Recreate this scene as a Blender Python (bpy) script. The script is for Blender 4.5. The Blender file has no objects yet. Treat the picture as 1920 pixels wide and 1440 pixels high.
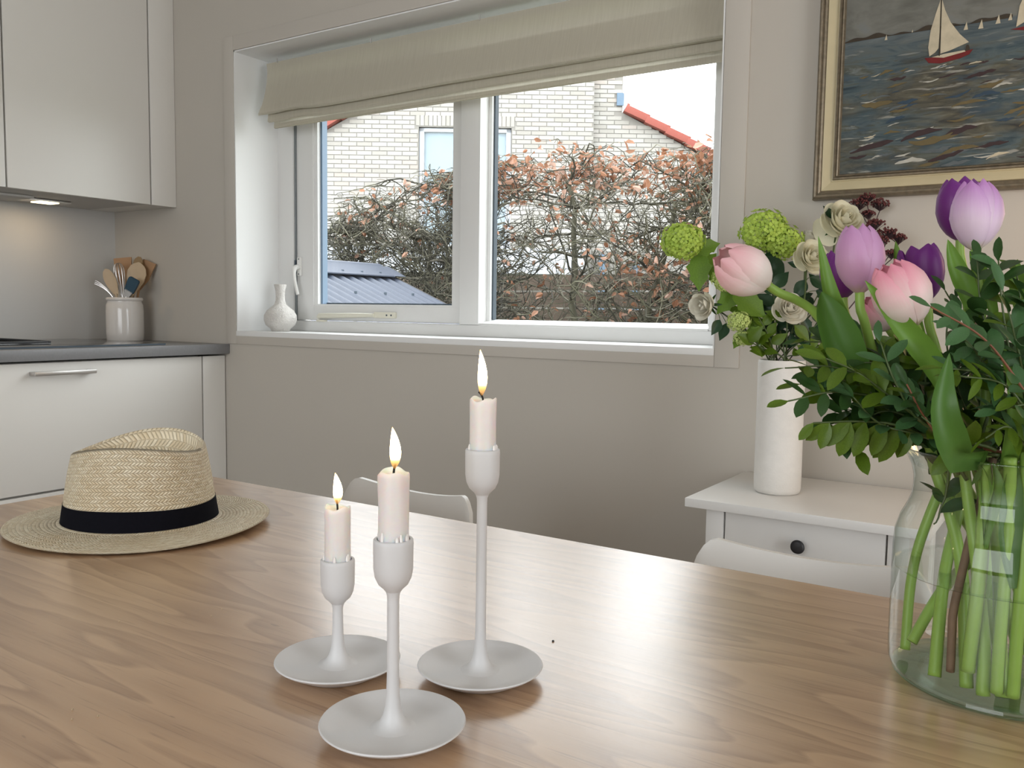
import bpy, bmesh, math, random
import numpy as np
from mathutils import Vector, Matrix

# ------------------------------------------------------------------ camera, sky, light, exposure
scene = bpy.context.scene
COL = scene.collection
rnd = random.Random(7)
PI = math.pi

CAM_Z = 1.05
FL = 1645.83                                   # focal length in pixels of the 1920 x 1440 frame
YAW, PIT, ROL = (math.radians(a) for a in (33.478, 4.748, 0.819))
_f = Vector((-math.sin(YAW) * math.cos(PIT), math.cos(YAW) * math.cos(PIT), -math.sin(PIT)))
_r0 = Vector((math.cos(YAW), math.sin(YAW), 0)); _u0 = _r0.cross(_f)
_r = _r0 * math.cos(ROL) + _u0 * math.sin(ROL)
_u = _u0 * math.cos(ROL) - _r0 * math.sin(ROL)
cd = bpy.data.cameras.new('camera'); cam = bpy.data.objects.new('camera', cd); COL.objects.link(cam)
cd.sensor_width = 36; cd.lens = FL / 1920 * 36; cd.clip_start = 0.01; cd.clip_end = 200
_m = Matrix((_r, _u, -_f)).transposed().to_4x4(); _m.translation = (0, 0, CAM_Z)
cam.matrix_world = _m
scene.camera = cam

def at(px, py, dep):
    """the point seen at a pixel, dep metres along the view axis"""
    return Vector((0, 0, CAM_Z)) + (_f + _r * ((px - 960) / FL) - _u * ((py - 720) / FL)) * dep

scene.view_settings.view_transform = 'Standard'
scene.view_settings.look = 'None'
scene.view_settings.gamma = 1
scene.view_settings.use_curve_mapping = False
scene.view_settings.exposure = 0.15
scene.cycles.adaptive_threshold = 0.035; scene.cycles.max_bounces = 6; scene.cycles.diffuse_bounces = 4; scene.cycles.caustics_reflective = False; scene.cycles.glossy_bounces = 4; scene.cycles.transparent_max_bounces = 16

world = bpy.data.worlds.new('overcast_sky'); scene.world = world; world.use_nodes = True
bg = world.node_tree.nodes['Background']
bg.inputs[0].default_value = (0.93, 0.97, 1.0, 1); bg.inputs[1].default_value = 5.4

def area(name, loc, rot, sx, sy, watt, col, portal=False):
    l = bpy.data.lights.new(name, 'AREA'); l.shape = 'RECTANGLE'; l.size = sx; l.size_y = sy
    l.energy = watt; l.color = col
    if portal: l.cycles.is_portal = True
    o = bpy.data.objects.new(name, l); COL.objects.link(o); o.location = loc; o.rotation_euler = rot
    return o
# the sky lights the room through its window, the garden door on the right and a window behind the camera
area('garden_door_right_offscreen', (2.32, 0.20, 1.05), (0, PI / 2, 0), 2.1, 1.2, 1, (1, 1, 1), True)
area('rear_window_offscreen', (-0.6, -2.72, 1.45), (PI / 2, 0, 0), 2.4, 1.5, 1, (1, 1, 1), True)
area('window_portal', (-1.63, 2.40, 1.40), (-PI / 2, 0, 0), 1.75, 0.98, 1, (1, 1, 1), True)

# ------------------------------------------------------------------ materials
def nodes_of(m):
    nt = m.node_tree; return nt, nt.nodes, nt.links

def lin(c):
    """sRGB 0-255 to linear"""
    return tuple(((v / 255 + 0.055) / 1.055) ** 2.4 if v / 255 > 0.04045 else v / 255 / 12.92 for v in c)

class G:
    """small node-graph helper"""
    def __init__(s, name):
        s.m = bpy.data.materials.new(name); s.m.use_nodes = True
        s.nt, s.n, s.l = nodes_of(s.m); s.p = s.n['Principled BSDF']; s.out = s.n['Material Output']
    def set(s, node, key, v):
        if hasattr(v, 'is_linked') or isinstance(v, bpy.types.NodeSocket): s.l.new(v, node.inputs[key])
        else:
            if isinstance(v, (tuple, list)) and len(v) == 3 and node.inputs[key].type == 'RGBA': v = (*v, 1)
            node.inputs[key].default_value = v
    def node(s, typ, out=0, props=None, **kw):
        nd = s.n.new(typ)
        for k, v in (props or {}).items(): setattr(nd, k, v)
        for k, v in kw.items(): s.set(nd, k.replace('_', ' '), v)
        return nd.outputs[out] if out is not None else nd
    def math(s, op, a, b=0.0, c=None):
        nd = s.n.new('ShaderNodeMath'); nd.operation = op
        s.set(nd, 0, a); s.set(nd, 1, b)
        if c is not None: s.set(nd, 2, c)
        return nd.outputs[0]
    def coord(s, kind='Object'):
        return s.node('ShaderNodeTexCoord', None).outputs[kind]
    def map(s, vec, scale=(1, 1, 1), loc=(0, 0, 0), rot=(0, 0, 0)):
        nd = s.n.new('ShaderNodeMapping'); s.l.new(vec, nd.inputs[0])
        nd.inputs['Scale'].default_value = scale; nd.inputs['Location'].default_value = loc; nd.inputs['Rotation'].default_value = rot
        return nd.outputs[0]
    def noise(s, vec, scale=5, detail=4, rough=0.55, dist=0, out=0):
        nd = s.n.new('ShaderNodeTexNoise'); s.l.new(vec, nd.inputs['Vector'])
        nd.inputs['Scale'].default_value = scale; nd.inputs['Detail'].default_value = detail
        nd.inputs['Roughness'].default_value = rough; nd.inputs['Distortion'].default_value = dist
        return nd.outputs[out]
    def ramp(s, fac, stops, interp='LINEAR'):
        nd = s.n.new('ShaderNodeValToRGB'); s.l.new(fac, nd.inputs[0]); cr = nd.color_ramp; cr.interpolation = interp
        while len(cr.elements) < len(stops): cr.elements.new(0.5)
        for e, (p, c) in zip(cr.elements, stops):
            e.position = p; e.color = (*c, 1) if len(c) == 3 else c
        return nd.outputs[0]
    def mix(s, fac, a, b, blend='MIX'):
        nd = s.n.new('ShaderNodeMix'); nd.data_type = 'RGBA'; nd.blend_type = blend
        s.set(nd, 0, fac)
        for k, v in ((6, a), (7, b)):
            if isinstance(v, tuple): nd.inputs[k].default_value = (*v, 1) if len(v) == 3 else v
            else: s.l.new(v, nd.inputs[k])
        return nd.outputs[2]
    def bump(s, h, strength=0.2, dist=0.002):
        nd = s.n.new('ShaderNodeBump'); s.l.new(h, nd.inputs['Height'])
        nd.inputs['Strength'].default_value = strength; nd.inputs['Distance'].default_value = dist
        s.l.new(nd.outputs[0], s.p.inputs['Normal']); return nd.outputs[0]
    def base(s, v): s.set(s.p, 'Base Color', v)
    def translucent(s, col, fac):
        t = s.n.new('ShaderNodeBsdfTranslucent'); s.set(t, 'Color', col)
        mx = s.n.new('ShaderNodeMixShader'); s.set(mx, 0, fac)
        s.l.new(s.p.outputs[0], mx.inputs[1]); s.l.new(t.outputs[0], mx.inputs[2]); s.l.new(mx.outputs[0], s.out.inputs[0])

def plain(name, col, rough=0.5, var=0.04, scale=6, bump=0.0, bscale=60, metal=0.0, spec=0.5, trans=0.0):
    g = G(name); co = g.coord()
    n = g.noise(co, scale, 3)
    a = tuple(max(0, c * (1 - var)) for c in col); b = tuple(min(1, c * (1 + var)) for c in col)
    c = g.mix(n, a, b); g.base(c)
    g.p.inputs['Roughness'].default_value = rough; g.p.inputs['Metallic'].default_value = metal
    g.p.inputs['Specular IOR Level'].default_value = spec
    if bump: g.bump(g.noise(co, bscale, 3), bump, 0.001)
    if trans: g.translucent(c, trans)
    return g.m

M = {}
M['wall'] = plain('warm_grey_wall_paint', (0.505, 0.468, 0.415), 0.85, 0.02, 3, 0.05, 220)
M['splash'] = plain('pale_grey_splashback', (0.56, 0.56, 0.55), 0.45, 0.02, 3, 0.04, 260)
M['ceiling'] = plain('ceiling_white', (0.72, 0.70, 0.66), 0.9, 0.01)
M['floor'] = plain('grey_floor', (0.36, 0.30, 0.25), 0.5, 0.1, 3)
M['trimwall'] = plain('casing_paint', (0.525, 0.487, 0.435), 0.6, 0.02, 3)
M['lining'] = plain('white_reveal_lining', (0.80, 0.80, 0.79), 0.45, 0.02, 4)
M['frame'] = plain('window_frame_paint', (0.74, 0.735, 0.72), 0.4, 0.02, 4)
M['gasket'] = plain('dark_gasket', (0.05, 0.07, 0.09), 0.6, 0.05)
M['seal'] = plain('grey_seal', (0.22, 0.24, 0.25), 0.6, 0.05)
M['spacer'] = plain('blue_grey_spacer', (0.16, 0.24, 0.34), 0.4, 0.05)
M['steel'] = plain('brushed_steel', (0.62, 0.60, 0.58), 0.32, 0.05, 40, metal=1.0)
M['hardware'] = plain('white_hardware', (0.78, 0.77, 0.74), 0.35, 0.02)
M['cream_hw'] = plain('cream_stay_bar', (0.72, 0.69, 0.58), 0.4, 0.03)
M['black'] = plain('matt_black', (0.02, 0.02, 0.022), 0.45, 0.1)
M['cabinet'] = plain('cabinet_off_white', (0.745, 0.725, 0.685), 0.38, 0.012, 2)
M['carcass'] = plain('cabinet_carcass', (0.55, 0.54, 0.52), 0.6, 0.02)
M['worktop'] = plain('grey_worktop', (0.20, 0.20, 0.205), 0.35, 0.12, 160)
M['hobglass'] = plain('black_hob_glass', (0.035, 0.034, 0.034), 0.08, 0.05, spec=0.7)
M['stoneware'] = plain('glazed_stoneware', (0.70, 0.66, 0.62), 0.12, 0.02, 8)
M['white'] = plain('white_lacquer', (0.76, 0.75, 0.73), 0.38, 0.01)
M['chair'] = plain('white_chair_plastic', (0.70, 0.685, 0.655), 0.4, 0.012)
M['legs'] = plain('chair_leg_steel', (0.55, 0.55, 0.54), 0.3, 0.03, metal=0.8)
M['holder'] = plain('matt_greige_enamel', (0.64, 0.635, 0.64), 0.5, 0.015, 8)
M['wick'] = plain('burnt_wick', (0.012, 0.010, 0.010), 0.9, 0.2)
M['band'] = plain('black_grosgrain', (0.005, 0.005, 0.008), 0.9, 0.2, 200, 0.15, 600, spec=0.08)
M['woodlight'] = plain('pale_beech', (0.50, 0.38, 0.25), 0.55, 0.1, 30)
M['woodmid'] = plain('brown_wood', (0.34, 0.19, 0.09), 0.55, 0.12, 30)
M['wooddark'] = plain('dark_brush_wood', (0.25, 0.16, 0.07), 0.55, 0.12, 30)
M['teal'] = plain('teal_silicone', (0.012, 0.05, 0.085), 0.45, 0.1)
M['frameSilver'] = plain('worn_silver_leaf', (0.20, 0.165, 0.115), 0.38, 0.5, 90, 0.25, 120, metal=0.45)
M['frameCream'] = plain('cream_gilt_liner', (0.50, 0.43, 0.27), 0.42, 0.1, 20)
M['stem'] = plain('tulip_stem_green', (0.27, 0.43, 0.08), 0.42, 0.15, 20, trans=0.12, spec=0.36)
M['stemdark'] = plain('stem_dark_green', (0.055, 0.085, 0.02), 0.5, 0.2, 30)
M['twigred'] = plain('reddish_twig', (0.20, 0.075, 0.035), 0.6, 0.3, 60)
M['twigbrown'] = plain('brown_bark_stem', (0.16, 0.10, 0.06), 0.7, 0.35, 90, 0.3, 160)
M['tulipleaf'] = plain('tulip_leaf_green', (0.075, 0.175, 0.028), 0.42, 0.25, 12, trans=0.22, spec=0.36)
M['tulipleaf2'] = plain('tulip_leaf_light', (0.155, 0.30, 0.045), 0.42, 0.25, 12, trans=0.22, spec=0.36)
M['leafA'] = plain('leaflet_deep_green', (0.026, 0.070, 0.014), 0.42, 0.3, 25, trans=0.15, spec=0.36)
M['leafB'] = plain('leaflet_blue_green', (0.052, 0.128, 0.042), 0.45, 0.25, 25, trans=0.12, spec=0.36)
M['leafC'] = plain('leaflet_olive', (0.085, 0.15, 0.010), 0.42, 0.3, 25, trans=0.22, spec=0.36)
M['leafD'] = plain('viburnum_leaf', (0.11, 0.20, 0.018), 0.5, 0.3, 30, trans=0.25, spec=0.36)
M['leafE'] = plain('rose_leaf_dark', (0.014, 0.045, 0.017), 0.4, 0.3, 30, trans=0.08, spec=0.36)
M['viburnum'] = plain('viburnum_lime', (0.46, 0.62, 0.10), 0.6, 0.25, 60, trans=0.2)
M['viburnumpale'] = plain('viburnum_pale', (0.56, 0.67, 0.22), 0.6, 0.2, 60, trans=0.2)
M['rose'] = plain('cream_rose_petal', (0.82, 0.79, 0.62), 0.55, 0.06, 30, trans=0.15)
M['rosewhite'] = plain('white_rose_petal', (0.84, 0.81, 0.70), 0.55, 0.06, 30, trans=0.15)
M['berry'] = plain('dark_red_buds', (0.105, 0.022, 0.022), 0.5, 0.4, 120)
M['berrystem'] = plain('dark_red_stalk', (0.05, 0.025, 0.03), 0.6, 0.2)
M['ceramic'] = plain('rough_white_ceramic', (0.72, 0.695, 0.655), 0.75, 0.07, 60, 0.45, 240)

def wood_table():
    g = G('oak_veneer'); co = g.coord()
    low = g.noise(g.map(co, (0.75, 4.6, 1), (1.7, 0.35, 0)), 1.9, 2.5, 0.45, 0.15)
    ring = g.math('FRACT', g.math('MULTIPLY', low, 15.0))
    ring = g.ramp(ring, [(0.0, (0, 0, 0)), (0.55, (0.45, 0.45, 0.45)), (0.9, (1, 1, 1)), (1.0, (0.1, 0.1, 0.1))])
    fib = g.noise(g.map(co, (5, 170, 1)), 1.0, 5, 0.65)
    pore = g.ramp(g.noise(g.map(co, (14, 420, 1)), 1.0, 2, 0.5), [(0.60, (0, 0, 0)), (0.72, (1, 1, 1))])
    broad = g.noise(g.map(co, (0.8, 3.2, 1), (4, 2, 0)), 1.6, 2)
    c = g.mix(ring, (0.56, 0.355, 0.20), (0.35, 0.198, 0.103))
    c = g.mix(g.ramp(fib, [(0.42, (0, 0, 0)), (0.75, (.8, .8, .8))]), c, (0.54, 0.355, 0.212))
    c = g.mix(g.math('MULTIPLY', pore, 0.5), c, (0.24, 0.13, 0.07))
    c = g.mix(g.math('MULTIPLY', g.ramp(broad, [(0.4, (0, 0, 0)), (0.7, (1, 1, 1))]), 0.30), c, (0.34, 0.20, 0.115))
    knot = g.ramp(g.noise(g.map(co, (34, 150, 1), (3, 1, 0)), 1.0, 1), [(0.77, (0, 0, 0)), (0.80, (1, 1, 1))])
    c = g.mix(g.math('MULTIPLY', knot, 0.5), c, (0.16, 0.085, 0.045))
    g.base(c)
    g.set(g.p, 'Roughness', g.ramp(fib, [(0.3, (0.33, 0.33, 0.33)), (0.7, (0.42, 0.42, 0.42))]))
    g.p.inputs['Coat Weight'].default_value = 1.0; g.p.inputs['Coat Roughness'].default_value = 0.27; g.p.inputs['Coat IOR'].default_value = 2.0
    g.bump(g.math('ADD', fib, g.math('MULTIPLY', pore, -0.6)), 0.10, 0.0006)
    return g.m
M['oak'] = wood_table()

def straw():
    g = G('woven_straw'); uv = g.coord('UV')
    sep = g.n.new('ShaderNodeSeparateXYZ'); g.l.new(uv, sep.inputs[0]); u, v = sep.outputs[0], sep.outputs[1]
    row = g.math('FLOOR', g.math('DIVIDE', v, 0.0046))
    par = g.math('MODULO', g.math('ABSOLUTE', row), 2.0)
    dirn = g.math('SUBTRACT', g.math('MULTIPLY', par, 2.0), 1.0)
    ph = g.math('DIVIDE', g.math('ADD', u, g.math('MULTIPLY', g.math('MULTIPLY', dirn, v), 1.0)), 0.0046)
    fr = g.math('FRACT', ph)
    hump = g.math('SINE', g.math('MULTIPLY', fr, PI))
    rv = g.math('SINE', g.math('MULTIPLY', g.math('FRACT', g.math('DIVIDE', v, 0.0046)), PI))
    h = g.math('MULTIPLY', g.math('POWER', hump, 0.5), g.math('POWER', rv, 0.35))
    cid = g.node('ShaderNodeTexWhiteNoise', 0, {'noise_dimensions': '2D'},
                 Vector=g.node('ShaderNodeCombineXYZ', 0, None, X=g.math('FLOOR', ph), Y=row))
    patch = g.noise(g.coord(), 14, 3)
    c = g.mix(cid, (0.72, 0.60, 0.41), (0.90, 0.81, 0.62))
    c = g.mix(g.ramp(patch, [(0.4, (0, 0, 0)), (0.75, (0.55, 0.55, 0.55))]), c, (0.68, 0.52, 0.32))
    g.base(c); g.p.inputs['Roughness'].default_value = 0.55
    g.bump(h, 1.0, 0.0022)
    return g.m
M['straw'] = straw()

def thin_glass(name, tint, edge, gloss=1.0):
    """clear pane: straight-through light plus a mirror-like sheen that grows at grazing angles"""
    g = G(name); g.n.remove(g.p)
    lw = g.node('ShaderNodeLayerWeight', None, None, Blend=0.5)
    col = g.mix(g.math('POWER', lw.outputs['Facing'], 4.0), tint, edge)
    tr = g.n.new('ShaderNodeBsdfTransparent'); g.l.new(col, tr.inputs[0])
    gl = g.n.new('ShaderNodeBsdfGlossy'); gl.inputs['Roughness'].default_value = 0.02
    fr = g.math('ADD', g.math('MULTIPLY', g.math('POWER', lw.outputs['Facing'], 5.0), 0.9), 0.035)
    mx = g.n.new('ShaderNodeMixShader'); g.l.new(g.math('MULTIPLY', fr, gloss), mx.inputs[0])
    g.l.new(tr.outputs[0], mx.inputs[1]); g.l.new(gl.outputs[0], mx.inputs[2]); g.l.new(mx.outputs[0], g.out.inputs[0])
    return g.m
M['pane'] = thin_glass('window_glass', (0.98, 0.985, 0.98), (0.9, 0.93, 0.93), 0.5)
M['vaseglass'] = thin_glass('vase_glass', (0.965, 0.985, 0.975), (0.50, 0.66, 0.60), 1.25)
M['water'] = thin_glass('water_surface', (0.95, 0.98, 0.96), (0.78, 0.88, 0.83), 1.0)
M['glassfoot'] = thin_glass('thick_green_glass', (0.90, 0.97, 0.935), (0.12, 0.50, 0.36), 1.0)

def fabric():
    g = G('blind_linen'); co = g.coord()
    slub = g.noise(g.map(co, (260, 1, 9)), 1.0, 4, 0.6)
    weave = g.noise(g.map(co, (30, 1, 700)), 1.0, 2)
    c = g.mix(slub, (0.58, 0.535, 0.435), (0.68, 0.64, 0.535)); g.base(c)
    g.p.inputs['Roughness'].default_value = 0.9; g.p.inputs['Specular IOR Level'].default_value = 0.1
    g.bump(g.math('ADD', slub, weave), 0.15, 0.0006)
    g.translucent(g.mix(slub, (0.50, 0.49, 0.40), (0.74, 0.72, 0.62)), 0.30)
    return g.m
M['linen'] = fabric()

def wax():
    g = G('candle_wax'); co = g.coord(); n = g.noise(co, 120, 3)
    g.base(g.mix(n, (0.80, 0.765, 0.75), (0.84, 0.81, 0.80)))
    g.p.inputs['Roughness'].default_value = 0.42
    g.p.inputs['Subsurface Weight'].default_value = 0.9
    g.p.inputs['Subsurface Radius'].default_value = (1.0, 0.45, 0.30); g.p.inputs['Subsurface Scale'].default_value = 0.008
    g.translucent((1.0, 0.60, 0.40), 0.08)
    return g.m
M['wax'] = wax()
M['waxdrip'] = plain('wax_drips', (0.84, 0.80, 0.77), .4, .02)

def flame():
    g = G('candle_flame'); g.n.remove(g.p)
    z = g.n.new('ShaderNodeSeparateXYZ'); g.l.new(g.coord('Generated'), z.inputs[0]); z = z.outputs[2]
    col = g.ramp(z, [(0.0, (1.0, 0.42, 0.10)), (0.16, (1.0, 0.50, 0.14)), (0.40, (1.0, 0.80, 0.42)), (0.75, (1.0, 0.86, 0.52)), (1.0, (1.0, 0.55, 0.16))])
    st = g.ramp(z, [(0.0, (0.02, 0.02, 0.02)), (0.22, (0.10, 0.10, 0.10)), (0.45, (0.85, 0.85, 0.85)), (0.8, (1, 1, 1)), (1.0, (0.35, 0.35, 0.35))])
    em = g.n.new('ShaderNodeEmission'); g.l.new(col, em.inputs[0]); g.l.new(g.math('MULTIPLY', st, 19.0), em.inputs[1])
    tr = g.n.new('ShaderNodeBsdfTransparent')
    mx = g.n.new('ShaderNodeMixShader'); g.l.new(g.ramp(z, [(0.0, (0.25, 0.25, 0.25)), (0.35, (0.95, 0.95, 0.95))]), mx.inputs[0])
    g.l.new(tr.outputs[0], mx.inputs[1]); g.l.new(em.outputs[0], mx.inputs[2]); g.l.new(mx.outputs[0], g.out.inputs[0])
    return g.m
M['flame'] = flame()

def emit(name, col, st):
    g = G(name); g.n.remove(g.p); em = g.n.new('ShaderNodeEmission'); em.inputs[0].default_value = (*col, 1); em.inputs[1].default_value = st
    g.l.new(em.outputs[0], g.out.inputs[0]); return g.m
M['led'] = emit('warm_led', (1.0, 0.82, 0.45), 5.0)

def petal(name, base, mid, tip, rib):
    """petal colour runs from the base (v=0) to the tip (v=1); a rib along the middle"""
    g = G(name); uv = g.coord('UV'); sep = g.n.new('ShaderNodeSeparateXYZ'); g.l.new(uv, sep.inputs[0])
    streak = g.noise(g.map(uv, (22, 1.5, 1)), 1.0, 3)
    v = g.math('ADD', sep.outputs[1], g.math('MULTIPLY', g.math('SUBTRACT', streak, 0.5), 0.16))
    c = g.ramp(v, [(0.0, base), (0.14, mid), (0.38, mid), (0.92, tip), (1.0, tip)])
    e = g.math('POWER', g.math('ABSOLUTE', g.math('SUBTRACT', g.math('MULTIPLY', sep.outputs[0], 2.0), 1.0)), 2.0)
    c = g.mix(g.math('MULTIPLY', g.math('MULTIPLY', e, 0.6), sep.outputs[1]), c, rib)
    g.base(c); g.p.inputs['Roughness'].default_value = 0.48
    g.p.inputs['Sheen Weight'].default_value = 0.1
    g.bump(streak, 0.15, 0.001); g.translucent(c, 0.25)
    return g.m
M['tulipPink'] = petal('pink_white_petal', (0.80, 0.74, 0.44), (0.90, 0.78, 0.72), (0.86, 0.34, 0.44), (0.86, 0.34, 0.46))
M['tulipWhite'] = petal('white_blush_petal', (0.80, 0.76, 0.42), (0.90, 0.83, 0.77), (0.84, 0.46, 0.50), (0.86, 0.60, 0.60))
M['tulipLilac'] = petal('lilac_petal', (0.58, 0.42, 0.28), (0.62, 0.35, 0.52), (0.60, 0.30, 0.56), (0.68, 0.40, 0.64))
M['tulipLilacPale'] = petal('pale_lilac_petal', (0.78, 0.72, 0.50), (0.84, 0.68, 0.80), (0.60, 0.28, 0.64), (0.68, 0.36, 0.72))
M['tulipPurple'] = petal('deep_purple_petal', (0.16, 0.04, 0.16), (0.15, 0.018, 0.17), (0.17, 0.016, 0.22), (0.22, 0.03, 0.29))

# ------------------------------------------------------------------ mesh helpers
def origin(p):
    v = Vector((0, 0, 0))
    while p is not None: v += p.location; p = p.parent
    return v

def tag(o, label=None, cat=None, group=None, kind=None):
    if label: o['label'] = label
    if cat: o['category'] = cat
    if group: o['group'] = group
    if kind: o['kind'] = kind
    return o

def thing(name, label, cat, loc=(0, 0, 0), group=None, rotz=0):
    o = bpy.data.objects.new(name, None); o.empty_display_size = 0.05; COL.objects.link(o)
    o.location = loc; o.rotation_euler = (0, 0, rotz)
    return tag(o, label, cat, group)

class MB:
    def __init__(s): s.v = []; s.f = []; s.uv = None
    def add(s, V, F):
        o = len(s.v); s.v += [tuple(p) for p in V]; s.f += [tuple(i + o for i in q) for q in F]; return s
    def box(s, x0, x1, y0, y1, z0, z1, bev=0.0, mat=None):
        x0, x1 = min(x0, x1), max(x0, x1); y0, y1 = min(y0, y1), max(y0, y1); z0, z1 = min(z0, z1), max(z0, z1)
        bm = bmesh.new(); bmesh.ops.create_cube(bm, size=1)
        for v in bm.verts: v.co = Vector(((x0 + x1) / 2 + v.co.x * (x1 - x0), (y0 + y1) / 2 + v.co.y * (y1 - y0), (z0 + z1) / 2 + v.co.z * (z1 - z0)))
        if bev: bmesh.ops.bevel(bm, geom=bm.edges[:], offset=min(bev, .45 * min(x1 - x0, y1 - y0, z1 - z0)), segments=2, profile=0.6, affect='EDGES')
        if mat is not None: bmesh.ops.transform(bm, matrix=mat, verts=bm.verts[:])
        bm.verts.index_update()
        s.add([v.co[:] for v in bm.verts], [[v.index for v in f.verts] for f in bm.faces]); bm.free(); return s
    def tube(s, pts, r, n=8, caps=True):
        pts = [Vector(p) for p in pts]; k = len(pts)
        if not hasattr(r, '__len__'): r = [r] * k
        t0 = (pts[1] - pts[0]).normalized()
        a = t0.orthogonal().normalized(); V = []; F = []
        for i, p in enumerate(pts):
            t = (pts[min(i + 1, k - 1)] - pts[max(i - 1, 0)]).normalized()
            a = (a - t * a.dot(t)); a = a.normalized() if a.length > 1e-6 else t.orthogonal().normalized(); b = t.cross(a)
            for j in range(n):
                an = 2 * PI * j / n; V.append(p + (a * math.cos(an) + b * math.sin(an)) * r[i])
        for i in range(k - 1):
            for j in range(n):
                F.append((i * n + j, i * n + (j + 1) % n, (i + 1) * n + (j + 1) % n, (i + 1) * n + j))
        if caps: F.append(tuple(range(n - 1, -1, -1))); F.append(tuple((k - 1) * n + j for j in range(n)))
        return s.add(V, F)
    def lathe(s, prof, c=(0, 0, 0), n=48, close_top=False, close_bottom=False):
        V = []; F = []; k = len(prof)
        for r, z in prof:
            for j in range(n):
                a = 2 * PI * j / n; V.append((c[0] + r * math.cos(a), c[1] + r * math.sin(a), c[2] + z))
        for i in range(k - 1):
            for j in range(n): F.append((i * n + j, i * n + (j + 1) % n, (i + 1) * n + (j + 1) % n, (i + 1) * n + j))
        if close_bottom: F.append(tuple(range(n - 1, -1, -1)))
        if close_top: F.append(tuple((k - 1) * n + j for j in range(n)))
        return s.add(V, F)
    def grid(s, fn, nu, nv, closed=False, uv=None):
        """fn(a, b) with a, b in 0..1; a runs along nu columns"""
        V = []; F = []; U = []
        cu = nu if closed else nu + 1
        for j in range(nv + 1):
            for i in range(cu): V.append(fn(i / nu, j / nv))
        for j in range(nv):
            for i in range(nu):
                i2 = (i + 1) % cu
                F.append((j * cu + i, j * cu + i2, (j + 1) * cu + i2, (j + 1) * cu + i))
                if uv: U.append([uv(i / nu, j / nv), uv((i + 1) / nu, j / nv), uv((i + 1) / nu, (j + 1) / nv), uv(i / nu, (j + 1) / nv)])
        if uv: s.uv = (s.uv or []) + U
        return s.add(V, F)
    def prism(s, poly, fn, d0, d1):
        """poly: outline (a, b); fn(a, b, d) -> xyz"""
        n = len(poly); V = [fn(a, b, d0) for a, b in poly] + [fn(a, b, d1) for a, b in poly]
        F = [tuple(range(n)), tuple(range(2 * n - 1, n - 1, -1))] + [(i, i + n, (i + 1) % n + n, (i + 1) % n) for i in range(n)]
        return s.add(V, F)
    def mesh(s, name, mat, smooth=40, off=(0, 0, 0)):
        me = bpy.data.meshes.new(name)
        V = np.array(s.v, float) - np.array(off)
        me.from_pydata(V.tolist(), [], s.f); me.materials.append(mat)
        if s.uv:
            ul = me.uv_layers.new(name='UVMap'); fl = [c for q in s.uv for p in q for c in p]
            ul.data.foreach_set('uv', fl)
        if smooth:
            me.polygons.foreach_set('use_smooth', [True] * len(me.polygons))
            if smooth < 180: me.set_sharp_from_angle(angle=math.radians(smooth))
        me.validate(); me.update()
        return me
    def build(s, name, mat, parent=None, smooth=40, fix=True):
        off = origin(parent) if parent is not None else (0, 0, 0)
        me = s.mesh(name, mat, smooth, off)
        if fix:
            bm = bmesh.new(); bm.from_mesh(me); bmesh.ops.recalc_face_normals(bm, faces=bm.faces[:]); bm.to_mesh(me); bm.free()
        return link(name, me, parent)

def link(name, me, parent=None, mtx=None):
    o = bpy.data.objects.new(name, me); COL.objects.link(o)
    if parent is not None: o.parent = parent
    if mtx is not None: o.matrix_local = mtx
    return o

def seat(o):
    """put a top-level mesh's origin at the middle of its own base"""
    me = o.data; co = np.empty(len(me.vertices) * 3); me.vertices.foreach_get('co', co); co = co.reshape(-1, 3)
    c = (co.min(0) + co.max(0)) / 2; c[2] = co[:, 2].min()
    me.vertices.foreach_set('co', (co - c).ravel()); o.location = c; me.update(); return o

def box(name, x0, x1, y0, y1, z0, z1, mat, parent=None, bev=0.0):
    return MB().box(x0, x1, y0, y1, z0, z1, bev).build(name, mat, parent, 30)

def struct(o): o['kind'] = 'structure'; return o

def bez(ps, n):
    ps = [Vector(p) for p in ps]; out = []
    for i in range(n + 1):
        t = i / n; q = list(ps)
        while len(q) > 1: q = [a.lerp(b, t) for a, b in zip(q, q[1:])]
        out.append(q[0])
    return out

def interp(x, xs, ys):
    return float(np.interp(x, xs, ys))

def frame(d, up=(0, 0, 1)):
    """rotation whose X axis is d and whose Z axis is as near up as it can be"""
    d = Vector(d).normalized(); up = Vector(up); y = up.cross(d)
    if y.length < 1e-4: y = Vector((0, 1, 0)).cross(d)
    if y.length < 1e-4: y = Vector((1, 0, 0)).cross(d)
    y.normalize(); z = d.cross(y)
    return Matrix((d, y, z)).transposed()

# ------------------------------------------------------------------ the room
WY = 2.035                                        # inner face of the window wall
XL, XR, YB, ZT = -3.22, 2.2, -2.6, 2.55
OX0, OX1, OZ0, OZ1 = -2.50, -0.761, 0.966, 1.92   # window opening
struct(box('floor', XL, XR, YB, WY, -0.05, 0, M['floor']))
struct(box('ceiling', XL, XR, YB, WY, ZT, ZT + 0.05, M['ceiling']))
mb = MB()
mb.box(XL - .1, OX0, WY, 2.33, -.05, ZT); mb.box(OX1, XR + .1, WY, 2.33, -.05, ZT)
mb.box(OX0, OX1, WY, 2.33, -.05, OZ0); mb.box(OX0, OX1, WY, 2.33, OZ1, ZT)
struct(mb.build('wall_window', M['wall'], None, 30))
struct(box('wall_kitchen', XL - .1, XL, YB, WY, -.05, ZT, M['splash']))
mb = MB()                                         # right wall with the garden doors' opening
mb.box(XR, XR + .1, YB, -.40, -.05, ZT); mb.box(XR, XR + .1, .80, WY, -.05, ZT); mb.box(XR, XR + .1, -.40, .80, 2.1, ZT)
struct(mb.build('wall_right', M['wall'], None, 30))
mb = MB()
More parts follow.
